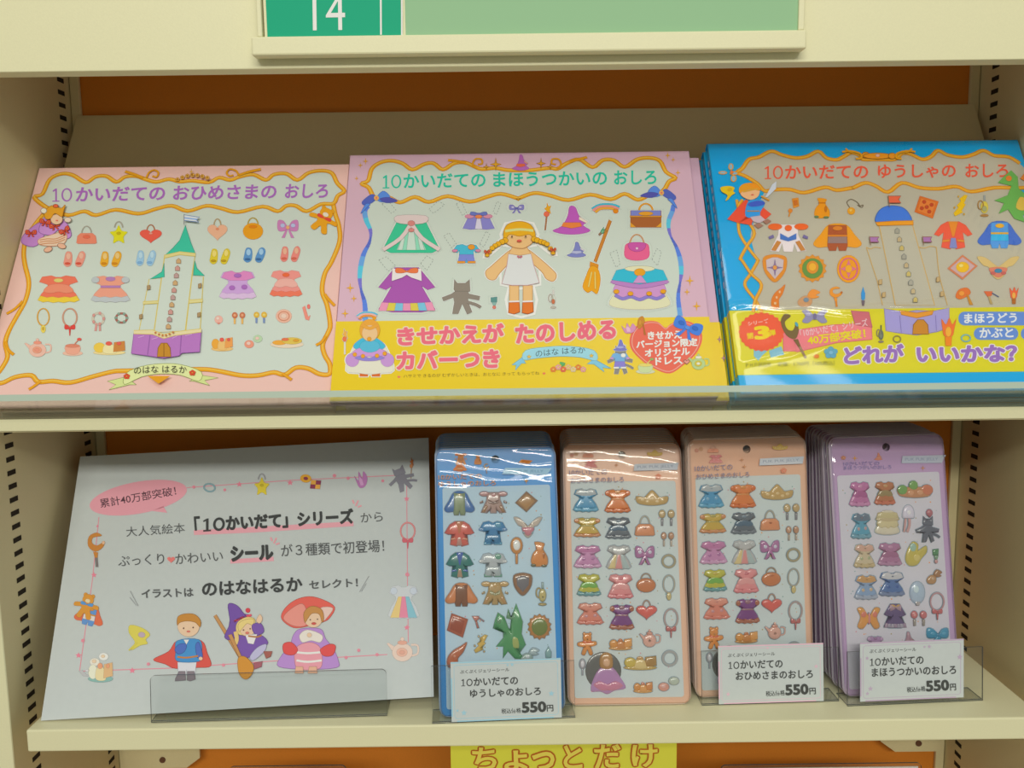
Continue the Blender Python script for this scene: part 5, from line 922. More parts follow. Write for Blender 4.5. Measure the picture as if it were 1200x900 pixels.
me = Mesh(3.2e-4)
me.text('どれが', kb3, 990, 426.5, 1058.5, 423.5, 19.5, '9c78b8', bold=0.05, halo=(0.10, 'f0e8d8')); me.text('いいかな？', kb3, 1075, 424.8, 1190.5, 423.5, 18.5, '9c78b8', bold=0.05, halo=(0.10, 'f0e8d8'))
me.build('slogan_lettering', bd3)
me = Mesh(3.2e-4); me.text('ＰＨＰ研究所', kb3, 874, 431, 903.5, 430, 5.6, '5c5c24'); me.text('定価：1,760円（10%税込）', kb3, 911, 430, 978, 428.5, 5.6, '5c5c24'); me.build('small_print', bd3)
for (x0, y0, x1, y1), body, (tx0, tx1) in (((1123, 365.5, 1212, 381.5), 'まほうどうぐ', (1130, 1206)), ((1141, 384, 1193, 398.5), 'かぶと', (1148, 1187)), ((1196, 384, 1216, 398.5), '', (0, 0))):
    me = Mesh(3.2e-4); P = lay(me, kb3, rrect(x0, y0, x1, y1, 7)); me.poly([(min(px_, W3 - .001), py_) for px_, py_ in P], '6a94cc')
    if body and tx1 < 1200: me.text(body, kb3, tx0, y1 - 2.6, tx1, y1 - 3.2, 11, 'e8ece8', bold=0.03)
    elif body: me.text(body[:5], kb3, tx0, y1 - 2.6, 1191, y1 - 3.4, 11, 'e8ece8', bold=0.03); 
    me.build('word_pill', bd3)
me = Mesh(3.2e-4)
shape(me, kb3, [(1036, 362), (1060, 366), (1074, 364), (1094, 365), (1112, 361), (1112, 384), (1098, 389), (1074, 393), (1050, 390), (1038, 388)], 'a8a4cc', '8880b0')
shape(me, kb3, [(1054, 364), (1074, 367), (1094, 364), (1092, 369), (1074, 373), (1056, 369)], 'e0a030', 'b88018'); shape(me, kb3, [(1069, 392), (1070, 381), (1075, 375), (1082, 375), (1087, 381), (1088, 392)], 'c89028', '8c5c18'); me.stroke(lay(me, kb3, [(1054, 370), (1056, 390)]), 0.0004, '8880b0'); me.stroke(lay(me, kb3, [(1096, 370), (1097, 388)]), 0.0004, '8880b0')
me.build('castle_picture', bd3)
for nm, k, ic, cx, cy, wd, ht, pal, rot in (('staff', C3, 'crescent', 570, 560, 130, 330, ['806c3c', 'a08c60', '58b0b8'], 25), ('bat', C3, 'butterfly', 700, 430, 175, 95, ['9898b0', 'b0b0c4', '807c98'], 0), ('fireball', C4, 'torch', 596, 530, 130, 190, ['ee7c30', 'f0b838', 'e89020'], 0), ('ring', C4, 'ring', 712, 572, 76, 56, ['78b8b8'], 0), ('flower', C3, 'flower', 806, 668, 95, 84, ['68b0c0', '88c4d0'], 0), ('figure', C4, 'bottle', 152, 545, 66, 120, ['707c68', '586850', '908870', '808c74'], 0), ('helmet', C4, 'ring', 258, 578, 62, 52, ['908a48'], 0), ('dot', C3, 'dot', 712, 692, 36, 28, ['e08a24'], 0)):
    picture(bd3, nm + '_picture', k, ic, cx, cy, wd, ht, pal, z=5.5e-4, rot=rot)
# spine lettering, mirrored little pale marks down the two lower spines
for f, _, c_, b_ in p3[:3]:
    sp = Mesh(); rnd = random.Random(3 + int(f.O.x * 1e5))
    for i in range(14):
        y = 0.088 + i * 0.0085; h0 = -T3 * (.3 + .4 * rnd.random())
        sp.box(-0.0003, -0.0001, y, y + 0.005, h0 - 0.0011, h0 + 0.0011, ink('a8bcc8'))
    sp.build('spine_lettering', c_)
# the clear wrap with its creases
wm = Mesh(); nx, ny = 90, 300
def wrap_h(x, y):
    yb_ = BAND3 + 0.0015 + 0.0022 * math.sin(x * 46 + 0.6) + 0.0012 * math.sin(x * 130)
    h = 0.0014 * math.exp(-((y - yb_) / 0.0030) ** 2)
    h += 0.0014 * math.exp(-((y - 0.021 + BOOK_B - LEDGE_T - 0.008 - 0.25 * (x - 0.02)) / 0.004) ** 2) * max(0, 1 - abs(x - 0.035) / 0.04)
    h += 0.0012 * math.exp(-((y - (H3 - 0.0015)) / 0.0022) ** 2) * (0.5 + 0.5 * math.sin(x * 60 + 1))
    return 0.0010 + h + 0.00016 * math.sin(x * 90 + y * 60) * math.sin(y * 75)
for j in range(ny + 1):
    for i in range(nx + 1):
        x = -0.0006 + (W3 + 0.0012) * i / nx; y = 0.0002 + (H3) * j / ny
        e = min(i, nx - i, j, ny - j); wm.v.append((x, y, wrap_h(x, y) * (0.55 if e == 0 else 1) if e else 0.0004))
for j in range(ny):
    for i in range(nx):
        q = j * (nx + 1) + i; wm.f.append((q, q + 1, q + nx + 2, q + nx + 1)); wm.mi.append(wm.m(WRAP)); wm.sm.append(True)
wm.build('shrink_wrap', bk3)
# ------------------------------------------------------------------ the paper notice and its clear stand
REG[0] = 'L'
NF = Frame((-0.3595, 0.6094, -0.3283), R(0.34), R(30.3), R(2.45))
notice = root('paper_notice', NF.mat(), 'white paper notice with pink border leaning at the left of the lower shelf', 'notice')
m_ = Mesh()
nx, ny = 30, 20                                        # the sheet bows a little
def bow(x, y): return 0.0 
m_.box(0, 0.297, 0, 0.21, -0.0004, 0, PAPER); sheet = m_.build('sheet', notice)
kn = K(NF); D5, D6, D7, D8 = K(NF, 80, 510, 5.2955), K(NF, 290, 510, 5.2955), K(NF, 50, 660, 4.7375), K(NF, 270, 660, 4.7375)
PK = 'e8969c'; TX = '565a58'; TB = '3e4240'
me = Mesh()
for pts in ([(218.8, 571.4), (340, 563), (466, 557)], [(476.6, 568), (477.5, 680), (478.5, 753)], [(93.3, 786.6), (200, 783), (330, 774), (454, 767)], [(116, 606), (108.3, 680), (93.3, 786.6)]):
    me.stroke(lay(me, kn, pts), 0.00062, 'dc8a96', z=1e-4)
for k, x, y, s in ((D5, 1062, 305, 42), (D6, 265, 295, 42), (D6, 988, 395, 38), (D5, 160, 868, 40), (D7, 200, 512, 38), (D7, 498, 596, 40), (D8, 980, 358, 36), (D5, 182, 565, 20)): draw(me, k, 'star', x, y, s, s * .9, ['e08494'], line=0)
for k, x, y, s in ((D5, 780, 322, 20), (D5, 972, 340, 18), (D6, 540, 252, 22), (D6, 625, 268, 20), (D6, 840, 284, 18), (D6, 992, 865, 24), (D7, 225, 430, 20), (D7, 588, 560, 18), (D7, 1005, 566, 18), (D8, 985, 65, 18), (D8, 713, 484, 18), (D8, 643, 524, 18), (D8, 815, 508, 18)): draw(me, k, 'dot', x, y, s, s, ['dc8c98'], line=0)
me.build('border_print', sheet)
me = Mesh(1.4e-4)
me.poly(lay(me, D5, [(435 + 305 * math.cos(R(a)) * .99 + 0, 388 + 100 * math.sin(R(a)) - 0.16 * 305 * math.cos(R(a))) for a in range(0, 360, 8)]), 'e8a0a8'); me.poly(lay(me, D5, [(520, 470), (615, 482), (590, 440)]), 'e8a0a8', z=me.z)
me.text('累計40万部突破！', D5, 203, 452, 672, 372, 56, '5c4048', bold=0.008)
me.build('speech_bubble', sheet)
me = Mesh(1.2e-4)
me.poly(lay(me, kn, [(227, 621.5), (414, 611), (414.5, 616.5), (300, 624), (227.5, 627)]), 'eca4aa'); me.poly(lay(me, kn, [(270, 655.5), (320.5, 652.5), (321, 657.5), (270, 660.5)]), 'eca4aa', z=me.z)
for k, ox, oy in ((D6, 0, 0), (D6, -508, 232)):
    for pts in ([(652, 402), (662, 425)], [(688, 405), (672, 440)], [(708, 438), (684, 446)]): me.stroke(lay(me, k, [(x + ox, y + oy) for x, y in pts]), 0.0014, 'eca0a4')
me.text('大人気絵本', D5, 362, 632, 726, 606, 62, TX); me.text('「', kn, 229, 621.5, 235, 621, 15.5, TB, bold=0.03); me.ten(kn, 238.3, 623.2, 263.6, 621.6, 15.2, TB, 0.2); me.text('かいだて」シリーズ', kn, 266, 621.8, 414, 613.6, 17, TB, bold=0.05); me.text('から', kn, 423.2, 612.6, 448.8, 610.8, 11, TX)
me.text('ぷっくり', kn, 139, 664.2, 193, 661, 12.5, TX); draw(me, kn, 'heart', 200.8, 655.8, 9, 8, ['e47c74'], line=0); me.text('かわいい', kn, 206.2, 661.4, 261.7, 657.4, 12, TX)
me.text('シール', kn, 271.8, 657.4, 319.9, 655, 16, TB, bold=0.06); me.text('が３種類で初登場！', kn, 330, 652.8, 450.5, 646.8, 14.4, TX, bold=0.004)
me.text('イラストは', kn, 166.8, 700.8, 227, 698.9, 9.6, TX, bold=0.022, slant=-0.05); me.text('のはなはるか', kn, 238, 698.6, 354.4, 692.4, 16, TB, bold=0.03); me.text('セレクト！', kn, 363, 690.4, 419.4, 687.4, 9.6, TX, bold=0.022)
for k, pts in ((D7, [(488, 155), (532, 238)]), (D7, [(486, 190), (522, 235)]), (D8, [(770, 72), (718, 160)]), (D8, [(756, 112), (728, 158)])): me.stroke(lay(me, k, pts), 0.00035, '8c9290')
me.build('lettering', sheet)
def npic(nm, k, ic, cx, cy, wd, ht, pal, rot=0, z=3.2e-4): return picture(sheet, nm + '_picture', k, ic, cx, cy, wd, ht, pal, z=z, rot=rot)
npic('ring', D5, 'ring', 877, 326, 88, 60, ['84a8ac'], -10); npic('star_bag', D6, 'star_bag', 90, 308, 115, 142, ['d8c83c', 'c0b030', '9ca0a0']); npic('biscuits', D6, 'biscuits', 392, 288, 138, 92, ['e8a838', '8c3c54', 'e0a848'], -5)
npic('gem', D6, 'crown_gem', 705, 275, 84, 108, ['b87cb0', 'd0a0c8'], 8); npic('cat', D6, 'cat', 955, 270, 175, 165, ['84868c'], 22); npic('flower_wand', D6, 'wand', 1018, 205, 50, 130, ['cc7c48', 'a88c70', 'd09060'], 5)
npic('crescent', D5, 'crescent', 176, 712, 135, 218, ['c4843c', '7c7874', 'e0b890']); npic('bow_necklace', D6, 'bow_necklace', 995, 622, 104, 165, ['d88c88', 'd06870', 'e0a4a0']); npic('leaf_bird', D7, 'leaf_bird', 535, 418, 130, 150, ['d4cc58', 'b8a8b0'], -8)
npic('bear', D7, 'cape_armor', 262, 290, 165, 115, ['d8704c', '6494c8', 'd8d4c8', 'c89040'], -15, 3.2e-4); npic('bear', D7, 'bear', 245, 238, 140, 145, ['d4963c', '5c98cc', 'e8d0a0'], -15, 4.2e-4)
npic('cake', D7, 'cakes', 322, 600, 140, 130, ['f0e4c8', 'e8d4a0', 'd8b480', 'e0a078', '88b4a8']); npic('cake', D7, 'sweets', 315, 535, 110, 80, ['ece0cc', 'f0e8d8', 'e0cca8']); npic('feather', D7, 'scarf', 232, 610, 70, 40, ['b8bcb8', 'd0d4d0'])
npic('striped_dress', D8, 'striped_dress', 962, 215, 175, 195, ['c8d0cc', 'e0c880', 'e08ca0', '88c0c8', 'c4d0d4']); npic('teapot', D8, 'teapot', 955, 480, 178, 150, ['ecccb8', 'dca890', 'e4b49c', 'c88c74'])
def child(nm, k, parts):
    me = Mesh(3.4e-4)
    for kd, a, col in parts:
        if kd == 'p': shape(me, k, a, col, darker(col, .72), True, lw=2.2)
        elif kd == 'q': shape(me, k, a, col, darker(col, .72), lw=2.2)
        elif kd == 's': me.stroke(lay(me, k, smooth(a[1:], False)), a[0] * k.unit(*a[1]), col)
        elif kd == 'e': draw(me, k, 'dot', *a, [col], line=0.8)
    me.build(nm + '_picture', sheet)
SKN = 'ecc4a0'
child('caped_boy', D7, [('p', [(750, 430), (700, 490), (615, 535), (680, 560), (740, 585), (860, 580), (935, 570), (915, 500), (880, 430)], 'd4584c'), ('q', [(750, 550), (855, 550), (845, 625), (805, 625), (800, 590), (795, 625), (755, 625)], 'd4d8e0'), ('q', [(758, 600), (792, 600), (796, 650), (735, 655), (738, 642)], '847c80'), ('q', [(805, 600), (842, 600), (850, 645), (820, 655), (803, 650)], '847c80'), ('p', [(750, 430), (870, 425), (885, 500), (870, 545), (750, 545), (740, 490)], '4890c4'), ('p', [(735, 480), (760, 450), (800, 450), (790, 490), (755, 505)], '5070b8'), ('p', [(870, 440), (890, 520), (862, 525), (850, 460)], '5070b8'), ('s', (9, (750, 520), (800, 525), (865, 515)), 'c08040'), ('q', [(785, 425), (800, 452), (815, 425)], 'e8e4dc'), ('e', (812, 350, 122, 118), SKN), ('p', [(750, 345), (752, 300), (790, 282), (845, 285), (878, 318), (876, 355), (850, 330), (805, 322), (765, 330)], 'c0883c'), ('e', (785, 362, 8, 8), '6c5040'), ('e', (838, 358, 8, 8), '6c5040'), ('e', (812, 380, 20, 10), 'd87868'), ('e', (880, 530, 22, 20), SKN)])
child('broom_rider', D7, [('q', [(950, 295), (965, 285), (1110, 520), (1092, 530)], 'c09058'), ('p', [(1030, 230), (1075, 232), (1110, 270), (1140, 330), (1060, 420), (1010, 410), (1040, 330)], '7454a0')]) 
child('witch_girl', D8, [('p', [(10, 232), (40, 240), (75, 280), (120, 290), (60, 320), (15, 335), (-10, 380), (0, 300)], '7454a0'), ('s', (13, (20, 325), (60, 305), (118, 288)), 'd85864'), ('e', (98, 262, 26, 26), 'd04850'), ('p', [(40, 330), (90, 300), (135, 310), (130, 350), (70, 400), (35, 380)], 'e4cc80'), ('e', (95, 365, 85, 82), SKN), ('p', [(45, 340), (80, 315), (130, 312), (125, 345), (95, 335), (70, 360), (50, 380)], 'e4cc80'), ('p', [(50, 400), (100, 410), (170, 400), (210, 440), (180, 470), (100, 525), (45, 500), (40, 440)], '7858a4'), ('p', [(125, 340), (170, 335), (188, 380), (150, 400), (125, 375)], '7858a4'), ('q', [(85, 400), (150, 395), (130, 450), (100, 445)], 'e8e0dc'), ('s', (9, (100, 405), (150, 410), (175, 400)), 'b07c48'), ('p', [(150, 470), (200, 450), (190, 490), (130, 540), (110, 520)], 'b8b8d0'), ('q', [(185, 490), (235, 490), (225, 520), (200, 530)], 'a06054'), ('q', [(130, 555), (180, 545), (175, 575), (135, 590)], 'a06068'), ('p', [(145, 320), (165, 285), (180, 310), (165, 335)], SKN), ('s', (22, (30, 380), (38, 420), (30, 450)), 'dcc078'), ('q', [(-10, 400), (10, 395), (65, 520), (50, 525)], 'c09058'), ('p', [(45, 530), (85, 520), (130, 570), (120, 620), (85, 645), (50, 610)], 'cc9038'), ('e', (75, 372, 7, 7), '6c5040'), ('e', (112, 365, 7, 7), '6c5040'), ('e', (96, 388, 20, 12), 'd87868')])
child('parasol_girl', D8, [('p', [(285, 310), (300, 255), (360, 205), (440, 185), (520, 205), (580, 245), (555, 300), (520, 325), (430, 350), (350, 358)], 'dc6456'), ('p', [(295, 308), (330, 260), (400, 225), (430, 290), (420, 345), (350, 348)], 'e89484'), ('p', [(500, 250), (570, 250), (535, 305), (515, 315)], 'ecc4b4'), ('p', [(270, 575), (280, 520), (330, 460), (350, 400), (390, 365), (500, 365), (530, 420), (570, 470), (600, 540), (590, 580), (430, 590)], 'b48cc8'), ('p', [(365, 470), (440, 440), (500, 470), (510, 560), (480, 590), (390, 590), (360, 560)], 'ec9ca4'), ('s', (11, (370, 495), (430, 500), (500, 495)), 'f0e4e0'), ('s', (11, (368, 540), (430, 548), (508, 540)), 'f0e4e0'), ('p', [(385, 400), (430, 370), (510, 400), (500, 440), (450, 430), (400, 440)], 'e8dccc'), ('p', [(295, 450), (340, 440), (375, 480), (350, 510), (300, 500)], 'd85450'), ('p', [(500, 480), (550, 450), (585, 460), (570, 510), (520, 515)], 'd85450'), ('e', (462, 310, 98, 96), SKN), ('p', [(415, 330), (410, 275), (450, 240), (505, 255), (520, 300), (510, 330), (495, 285), (455, 280), (430, 310)], 'c08c4c'), ('e', (445, 315, 8, 6), '6c5040'), ('e', (485, 312, 8, 6), '6c5040'), ('e', (465, 336, 26, 14), 'c85850'), ('e', (440, 400, 26, 24), SKN), ('q', [(365, 575), (405, 575), (408, 612), (360, 612)], 'dcb090'), ('q', [(440, 575), (480, 575), (485, 612), (432, 612)], 'dcb090')])

def plate_on(fr, a0, a1, b0, b1, h0, h1, name, parent, bev=0.0):
    m = Mesh(); m.box(a0, a1, b0, b1, h0, h1, ACRYLIC, mats={k: ACRYLIC_EDGE for k in ('top', 'bottom', 'left', 'right')}); return m.build(name, parent)
def stand(O, yaw, lean, W, H, depth, label, name, group=None, rnd=0.0, back=None):
    """clear L shaped holder: upright lip in front, foot running back along the shelf, joined by the bend"""
    fr = Frame(O, R(yaw), R(lean), 0)
    r = root(name, fr.mat(), label, 'holder', group)
    m = Mesh()
    if rnd:
        P = [(0, 0), (W, 0)] + [(W - rnd + rnd * math.cos(R(a)), H - rnd + rnd * math.sin(R(a))) for a in range(0, 91, 15)] + [(rnd + rnd * math.cos(R(a)), H - rnd + rnd * math.sin(R(a))) for a in range(90, 181, 15)]
    else: P = [(0, 0), (W, 0), (W, H), (0, H)]
    m.prism(P, -0.0013, 0, ACRYLIC, ACRYLIC_EDGE); m.build('lip', r)
    inv = fr.mat().inverted(); q = Matrix.Rotation(R(yaw), 4, 'Z'); q.translation = Vector(O) + CAMP
    m = Mesh(); m.box(0, W, 0.0016, depth, 0.0001, 0.0008, ACRYLIC, mats={k: ACRYLIC_EDGE for k in ('left', 'right', 'top', 'bottom')})
    m.v = [tuple(inv @ (q @ Vector(p))) for p in m.v]
    m.build('foot', r)
    if back:
        bl, bh = back; q2 = Frame((0, 0, 0), R(yaw), R(bl), 0); o = q @ Vector((0, depth - 0.002, 0.0014)); q2.O = o
        m = Mesh(); m.box(0, W, 0, bh, -0.0013, 0, ACRYLIC, mats={k: ACRYLIC_EDGE for k in ('left', 'right', 'top', 'bottom')})
        mm = inv @ q2.mat(); m.v = [tuple(mm @ Vector(p)) for p in m.v]; m.build('back_rest', r)
    return r, fr
stand((-0.2742, 0.6045, -0.3283), 1.9, 5.8, 0.1765, 0.0355, 0.026, 'wide clear acrylic stand holding up the white paper notice', 'sign_stand', rnd=0.004, back=(30.8, 0.12))

# ------------------------------------------------------------------ sticker packs
PW, PH = 0.0955, 0.202
def rounded_rows(r, n=7):
    return [PH * 0 + r - r * math.cos(R(90 * i / n)) for i in range(n)]
def inset(b, r=0.0075):
    d = min(b, PH - b); return r - math.sqrt(max(0, r * r - (r - d) ** 2)) if d < r else 0.0
def pack_cover(seed):
    rnd = random.Random(seed); ph = [rnd.uniform(0, 6) for _ in range(6)]
    m = Mesh(); r = 0.0075
    bs = sorted(set([0, 0.0004, 0.0012, 0.0025, 0.004, 0.0055, r] + [PH - x for x in (0, 0.0004, 0.0012, 0.0025, 0.004, 0.0055, r)] + [0.0075 + 0.0051 * i for i in range(1, 32)] + [0.1695, 0.1712, 0.1728, 0.1744, 0.176] + [0.1765 + 0.0012 * i for i in range(15)]))
    ss = [0, 0.008, 0.02, 0.05] + [0.1 + 0.8 * i / 22 for i in range(23)] + [0.95, 0.98, 0.992, 1.0]
    def h(a, b):
        t = min(1, max(0, (b - 0.1705) / 0.0045)); t = t * t * (3 - 2 * t)
        tray = 0.0029 + 0.00006 * math.sin(a * 120 + ph[0]) * math.sin(b * 60 + ph[1])
        head = 0.0014 + 0.06 * (PH - b) + 0.00050 * math.sin(a * 95 + ph[2] + b * 60) * math.sin(b * 250 + ph[3]) + 0.00034 * math.sin(b * 400 + a * 60 + ph[4])
        return tray * (1 - t) + head * t
    for b in bs:
        i0 = inset(b)
        for sx in ss:
            a = i0 + (PW - 2 * i0) * sx
            e = min(a - 0, PW - a, b, PH - b); edge = min(1, max(0, min((sx) / 0.02, (1 - sx) / 0.02, min(b, PH - b) / 0.0025)))
            m.v.append((a, b, 0.0002 + (h(a, b) - 0.0002) * math.sin(edge * math.pi / 2)))
    n = len(ss)
    for j in range(len(bs) - 1):
        for i in range(n - 1):
            q = j * n + i; m.f.append((q, q + 1, q + n + 1, q + n))
            m.mi.append(m.m(RIM if i < 1 or i > n - 3 or j < 2 or j > len(bs) - 4 else BLISTER_SIDE if i < 2 or i > n - 4 or j < 2 or j > len(bs) - 4 else BLISTER)); m.sm.append(True)
    return m
def make_pack(fr, hexc, sheet_hex, label, group, seed):
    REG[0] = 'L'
    r = root('sticker_pack', fr.mat(), label, 'sticker pack', group)
    m = Mesh(); out = []
    ang = []
    P = rrect(0, 0, PW, PH, 0.0075)
    m.prism(P, -0.0005, 0.0, ink(hexc, 'gloss'), holes=[circle(0.0475, 0.1925, 0.0032, n=18)])
    card = m.build('backing_card', r)
    m = Mesh(); m.prism(rrect(0.0055, 0.0055, PW - 0.0055, 0.1715, 0.002), 0.00012, 0.0003, ink(sheet_hex)); sh_ = m.build('sticker_sheet', r)
    cv = pack_cover(seed).build('clear_cover', r)
    return r, card, sh_, cv
def dup_plain(src, M, label):
    c = src[0].copy(); COL.objects.link(c); c.matrix_world = M; c['label'] = label
    for ch in src[1:]:
        d = ch.copy(); COL.objects.link(d); d.parent = c
    return c
NUM = ('', 'second', 'third', 'fourth', 'fifth', 'sixth', 'seventh', 'eighth', 'ninth')
STEP, UPR = 0.0078, R(0.85)
def stacked(fr, i, dx):
    """packs further back in a stack stand a little more upright"""
    M = fr.mat() @ Matrix.Rotation(UPR * i, 4, 'X'); M.translation = M.translation + Vector((dx, STEP * i, 0)); return M
def pack_stack(fr, hexc, sheet_hex, front_label, rest_label, group, n, seed, jit, pitch=0.0047):
    pk = make_pack(fr, hexc, sheet_hex, front_label, group, seed)
    rnd = random.Random(seed); lean = math.asin(fr.v.y)
    for i in range(1, n):
        M = stacked(fr, i, jit(i, rnd))
        dup_plain(pk, M, rest_label.replace('#', NUM[i]) if i < n - 1 else rest_label.replace('# from the front', 'rearmost'))
    return pk
DOTC = ('d89858', 'c88c94', '88a8a0', 'a89c70')
def sheet_print(sh_, header, card, rows, fr, dots_seed, hdr):
    rnd = random.Random(dots_seed)
    me = Mesh(3.4e-4)
    for i in range(90):
        a, b = rnd.uniform(0.009, PW - 0.009), rnd.uniform(0.010, 0.167)
        me.z = 3.4e-4; me.poly(circle(a, b, 0.00035 + 0.0003 * rnd.random(), n=6), rnd.choice(DOTC), z=3.4e-4)
    me.build('speckle_print', sh_)
    far = max(k(cx, cy)[0] + wd * 0.5 * k.unit(cx, cy) for nm, k, ic, cx, cy, wd, *_ in rows); sq = min(1, (PW - 0.0156) / (far - 0.0078))
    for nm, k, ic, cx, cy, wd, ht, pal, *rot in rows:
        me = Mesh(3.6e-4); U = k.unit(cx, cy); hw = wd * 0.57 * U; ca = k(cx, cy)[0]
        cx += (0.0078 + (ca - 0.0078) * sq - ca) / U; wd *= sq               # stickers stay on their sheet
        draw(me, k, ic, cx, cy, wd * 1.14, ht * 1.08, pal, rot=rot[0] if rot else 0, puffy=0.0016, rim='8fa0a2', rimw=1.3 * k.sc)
        # the grey rim paints the clear margin and the soft shadow round every sticker
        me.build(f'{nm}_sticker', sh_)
def header_print(card, k, hc, title, col, tagc, tcol, pics, L1, L2, TG):
    me = Mesh(1.5e-4)
    for nm, ic, cx, cy, wd, ht, pal in pics: draw(me, k, ic, cx, cy, wd, ht, pal, line=0.4)
    me.text('10かいだての', k, *L1, col, bold=0.01); me.text(title, k, *L2, col, bold=0.01)
    me.poly(lay(me, k, TG), tagc)
    x0, x1 = TG[0][0], TG[1][0]; y0, y1 = TG[0][1], TG[1][1]; hgt = TG[0][1] - TG[3][1]
    me.text('PUK PUK JELLY', k, x0 + 22, y0 - hgt * .24, x1 - 22, y1 - hgt * .24, hgt * .5, tcol)
    me.build('header_lettering', card)
# blue packs
PB = Frame((-0.0577, 0.6055, -0.3277), R(4.0), R(15.7), 0)
blue = pack_stack(PB, '3c8cc4', 'b4ccd0', 'blue bordered puffy sticker pack at the very front of the blue stack', 'blue bordered sticker pack, # from the front of the blue stack', 'blue sticker packs', 9, 11, lambda i, r: r.uniform(-0.0012, 0.0004) - 0.0004 * i)
E1, E2 = K(PB, 500, 490, 5), K(PB, 500, 640, 4.285)
ORG = ['c88440', 'b8703c', 'd8a868', '9c8468']
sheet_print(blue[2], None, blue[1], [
 ('cape', E1, 'cape_armor', 193, 498, 158, 135, ['4878b0', '8c9c70', '3c88b0', 'b49c50']), ('armor', E1, 'armor', 393, 494, 146, 124, ['b49484', 'c09088', '8c7060', 'a07850', '907468']), ('gem_tile', E1, 'gem_tile', 588, 490, 120, 116, ['a07850', 'b88c50', 'c8a83c', 'd8c878']),
 ('coat', E1, 'coat', 192, 677, 156, 142, ['d8604c', 'c87848', 'b88878', 'c07048']), ('tunic', E1, 'shirt_set', 390, 670, 146, 138, ['3c88b4', '3480a8', '58a0b8', '6894b8']), ('wing_amulet', E1, 'lyre_amulet', 597, 640, 148, 120, ['c8b8a0', 'cc8088', 'b8909c', '88a4a8']),
 ('hand_mirror', E1, 'mirror', 530, 775, 86, 150, ['d08c3c', 'e4e4dc']), ('sack', E1, 'sack', 665, 797, 104, 140, ['dc8c34', 'b87028', '6c6c4c']),
 ('coat', E2, 'coat', 167, 95, 124, 124, ['3c8478', '4868b0', 'b09070', '58a090']), ('shirt', E2, 'shirt_set', 335, 92, 124, 120, ['b4bcb8', 'a8b4b0', '6ca488', 'c0c4bc']), ('shield', E2, 'shield', 485, 192, 92, 108, ['9c7048', '7c7878', 'b88c60', 'c87c50']),
 ('bottle', E2, 'bottle', 585, 240, 66, 112, ['c4b468', '9cb4a8', 'b09850', 'b8b488']), ('caped_armor', E2, 'cape_armor', 175, 243, 146, 112, ['d88440', '8c5c3c', 'a87c58', 'b87840']), ('armor', E2, 'armor', 345, 236, 122, 114, ['b89858', 'c8a460', 'a0a070', 'b88c50', 'a89060']),
 ('magic_book', E2, 'magic_book', 155, 398, 96, 116, ['b85c34', 'a85030', 'c87c54']), ('pistol', E2, 'ladle', 258, 374, 60, 72, ['c87c68', 'b86c58', '9c7878']), ('ornate_shield', E2, 'ornate_shield', 570, 405, 108, 122, ['c08034', '7c8c40', 'c87840']),
 ('dragon', E2, 'dragon', 410, 440, 160, 268, ['54a060', 'a8b45c', '6c9c70'], 12), ('lightning', E2, 'lightning', 270, 490, 70, 88, ['dcb43c', 'd0a440']), ('horn', E2, 'horn', 152, 545, 96, 120, ['c46c3c', 'd89068', 'b05c34']), ('wing', E2, 'helmet', 520, 545, 90, 70, ['9cb4a8', 'a8bcb8', 'c8d0cc']), ('crystal', E2, 'crystal', 615, 545, 50, 80, ['88b0a8', '90a49c'])], PB, 3, None)
header_print(blue[1], E1, None, 'ゆうしゃのおしろ', 'd0945c', 'a0c4d0', '6c94ac', [('', 'armor', 200, 240, 70, 70, ['d08c50', 'c87c48', 'b88860', 'd8a470', 'c89058']), ('', 'sack', 300, 245, 50, 55, ['d08c50', 'b87840', 'd0985c']), ('', 'cape_armor', 195, 292, 80, 44, ['d88850', 'c87848', 'd0a070', 'c88858']), ('', 'crescent', 350, 295, 40, 60, ['b4a080', 'a89078']), ('', 'sparkle', 583, 368, 30, 40, ['dca040']), ('', 'magic_book', 578, 256, 84, 26, ['e0943c', 'd88834', 'c87830'])],
    (70, 362, 322, 354, 30), (70, 402, 404, 394, 30), [(440, 330), (705, 332), (730, 294), (460, 292)])
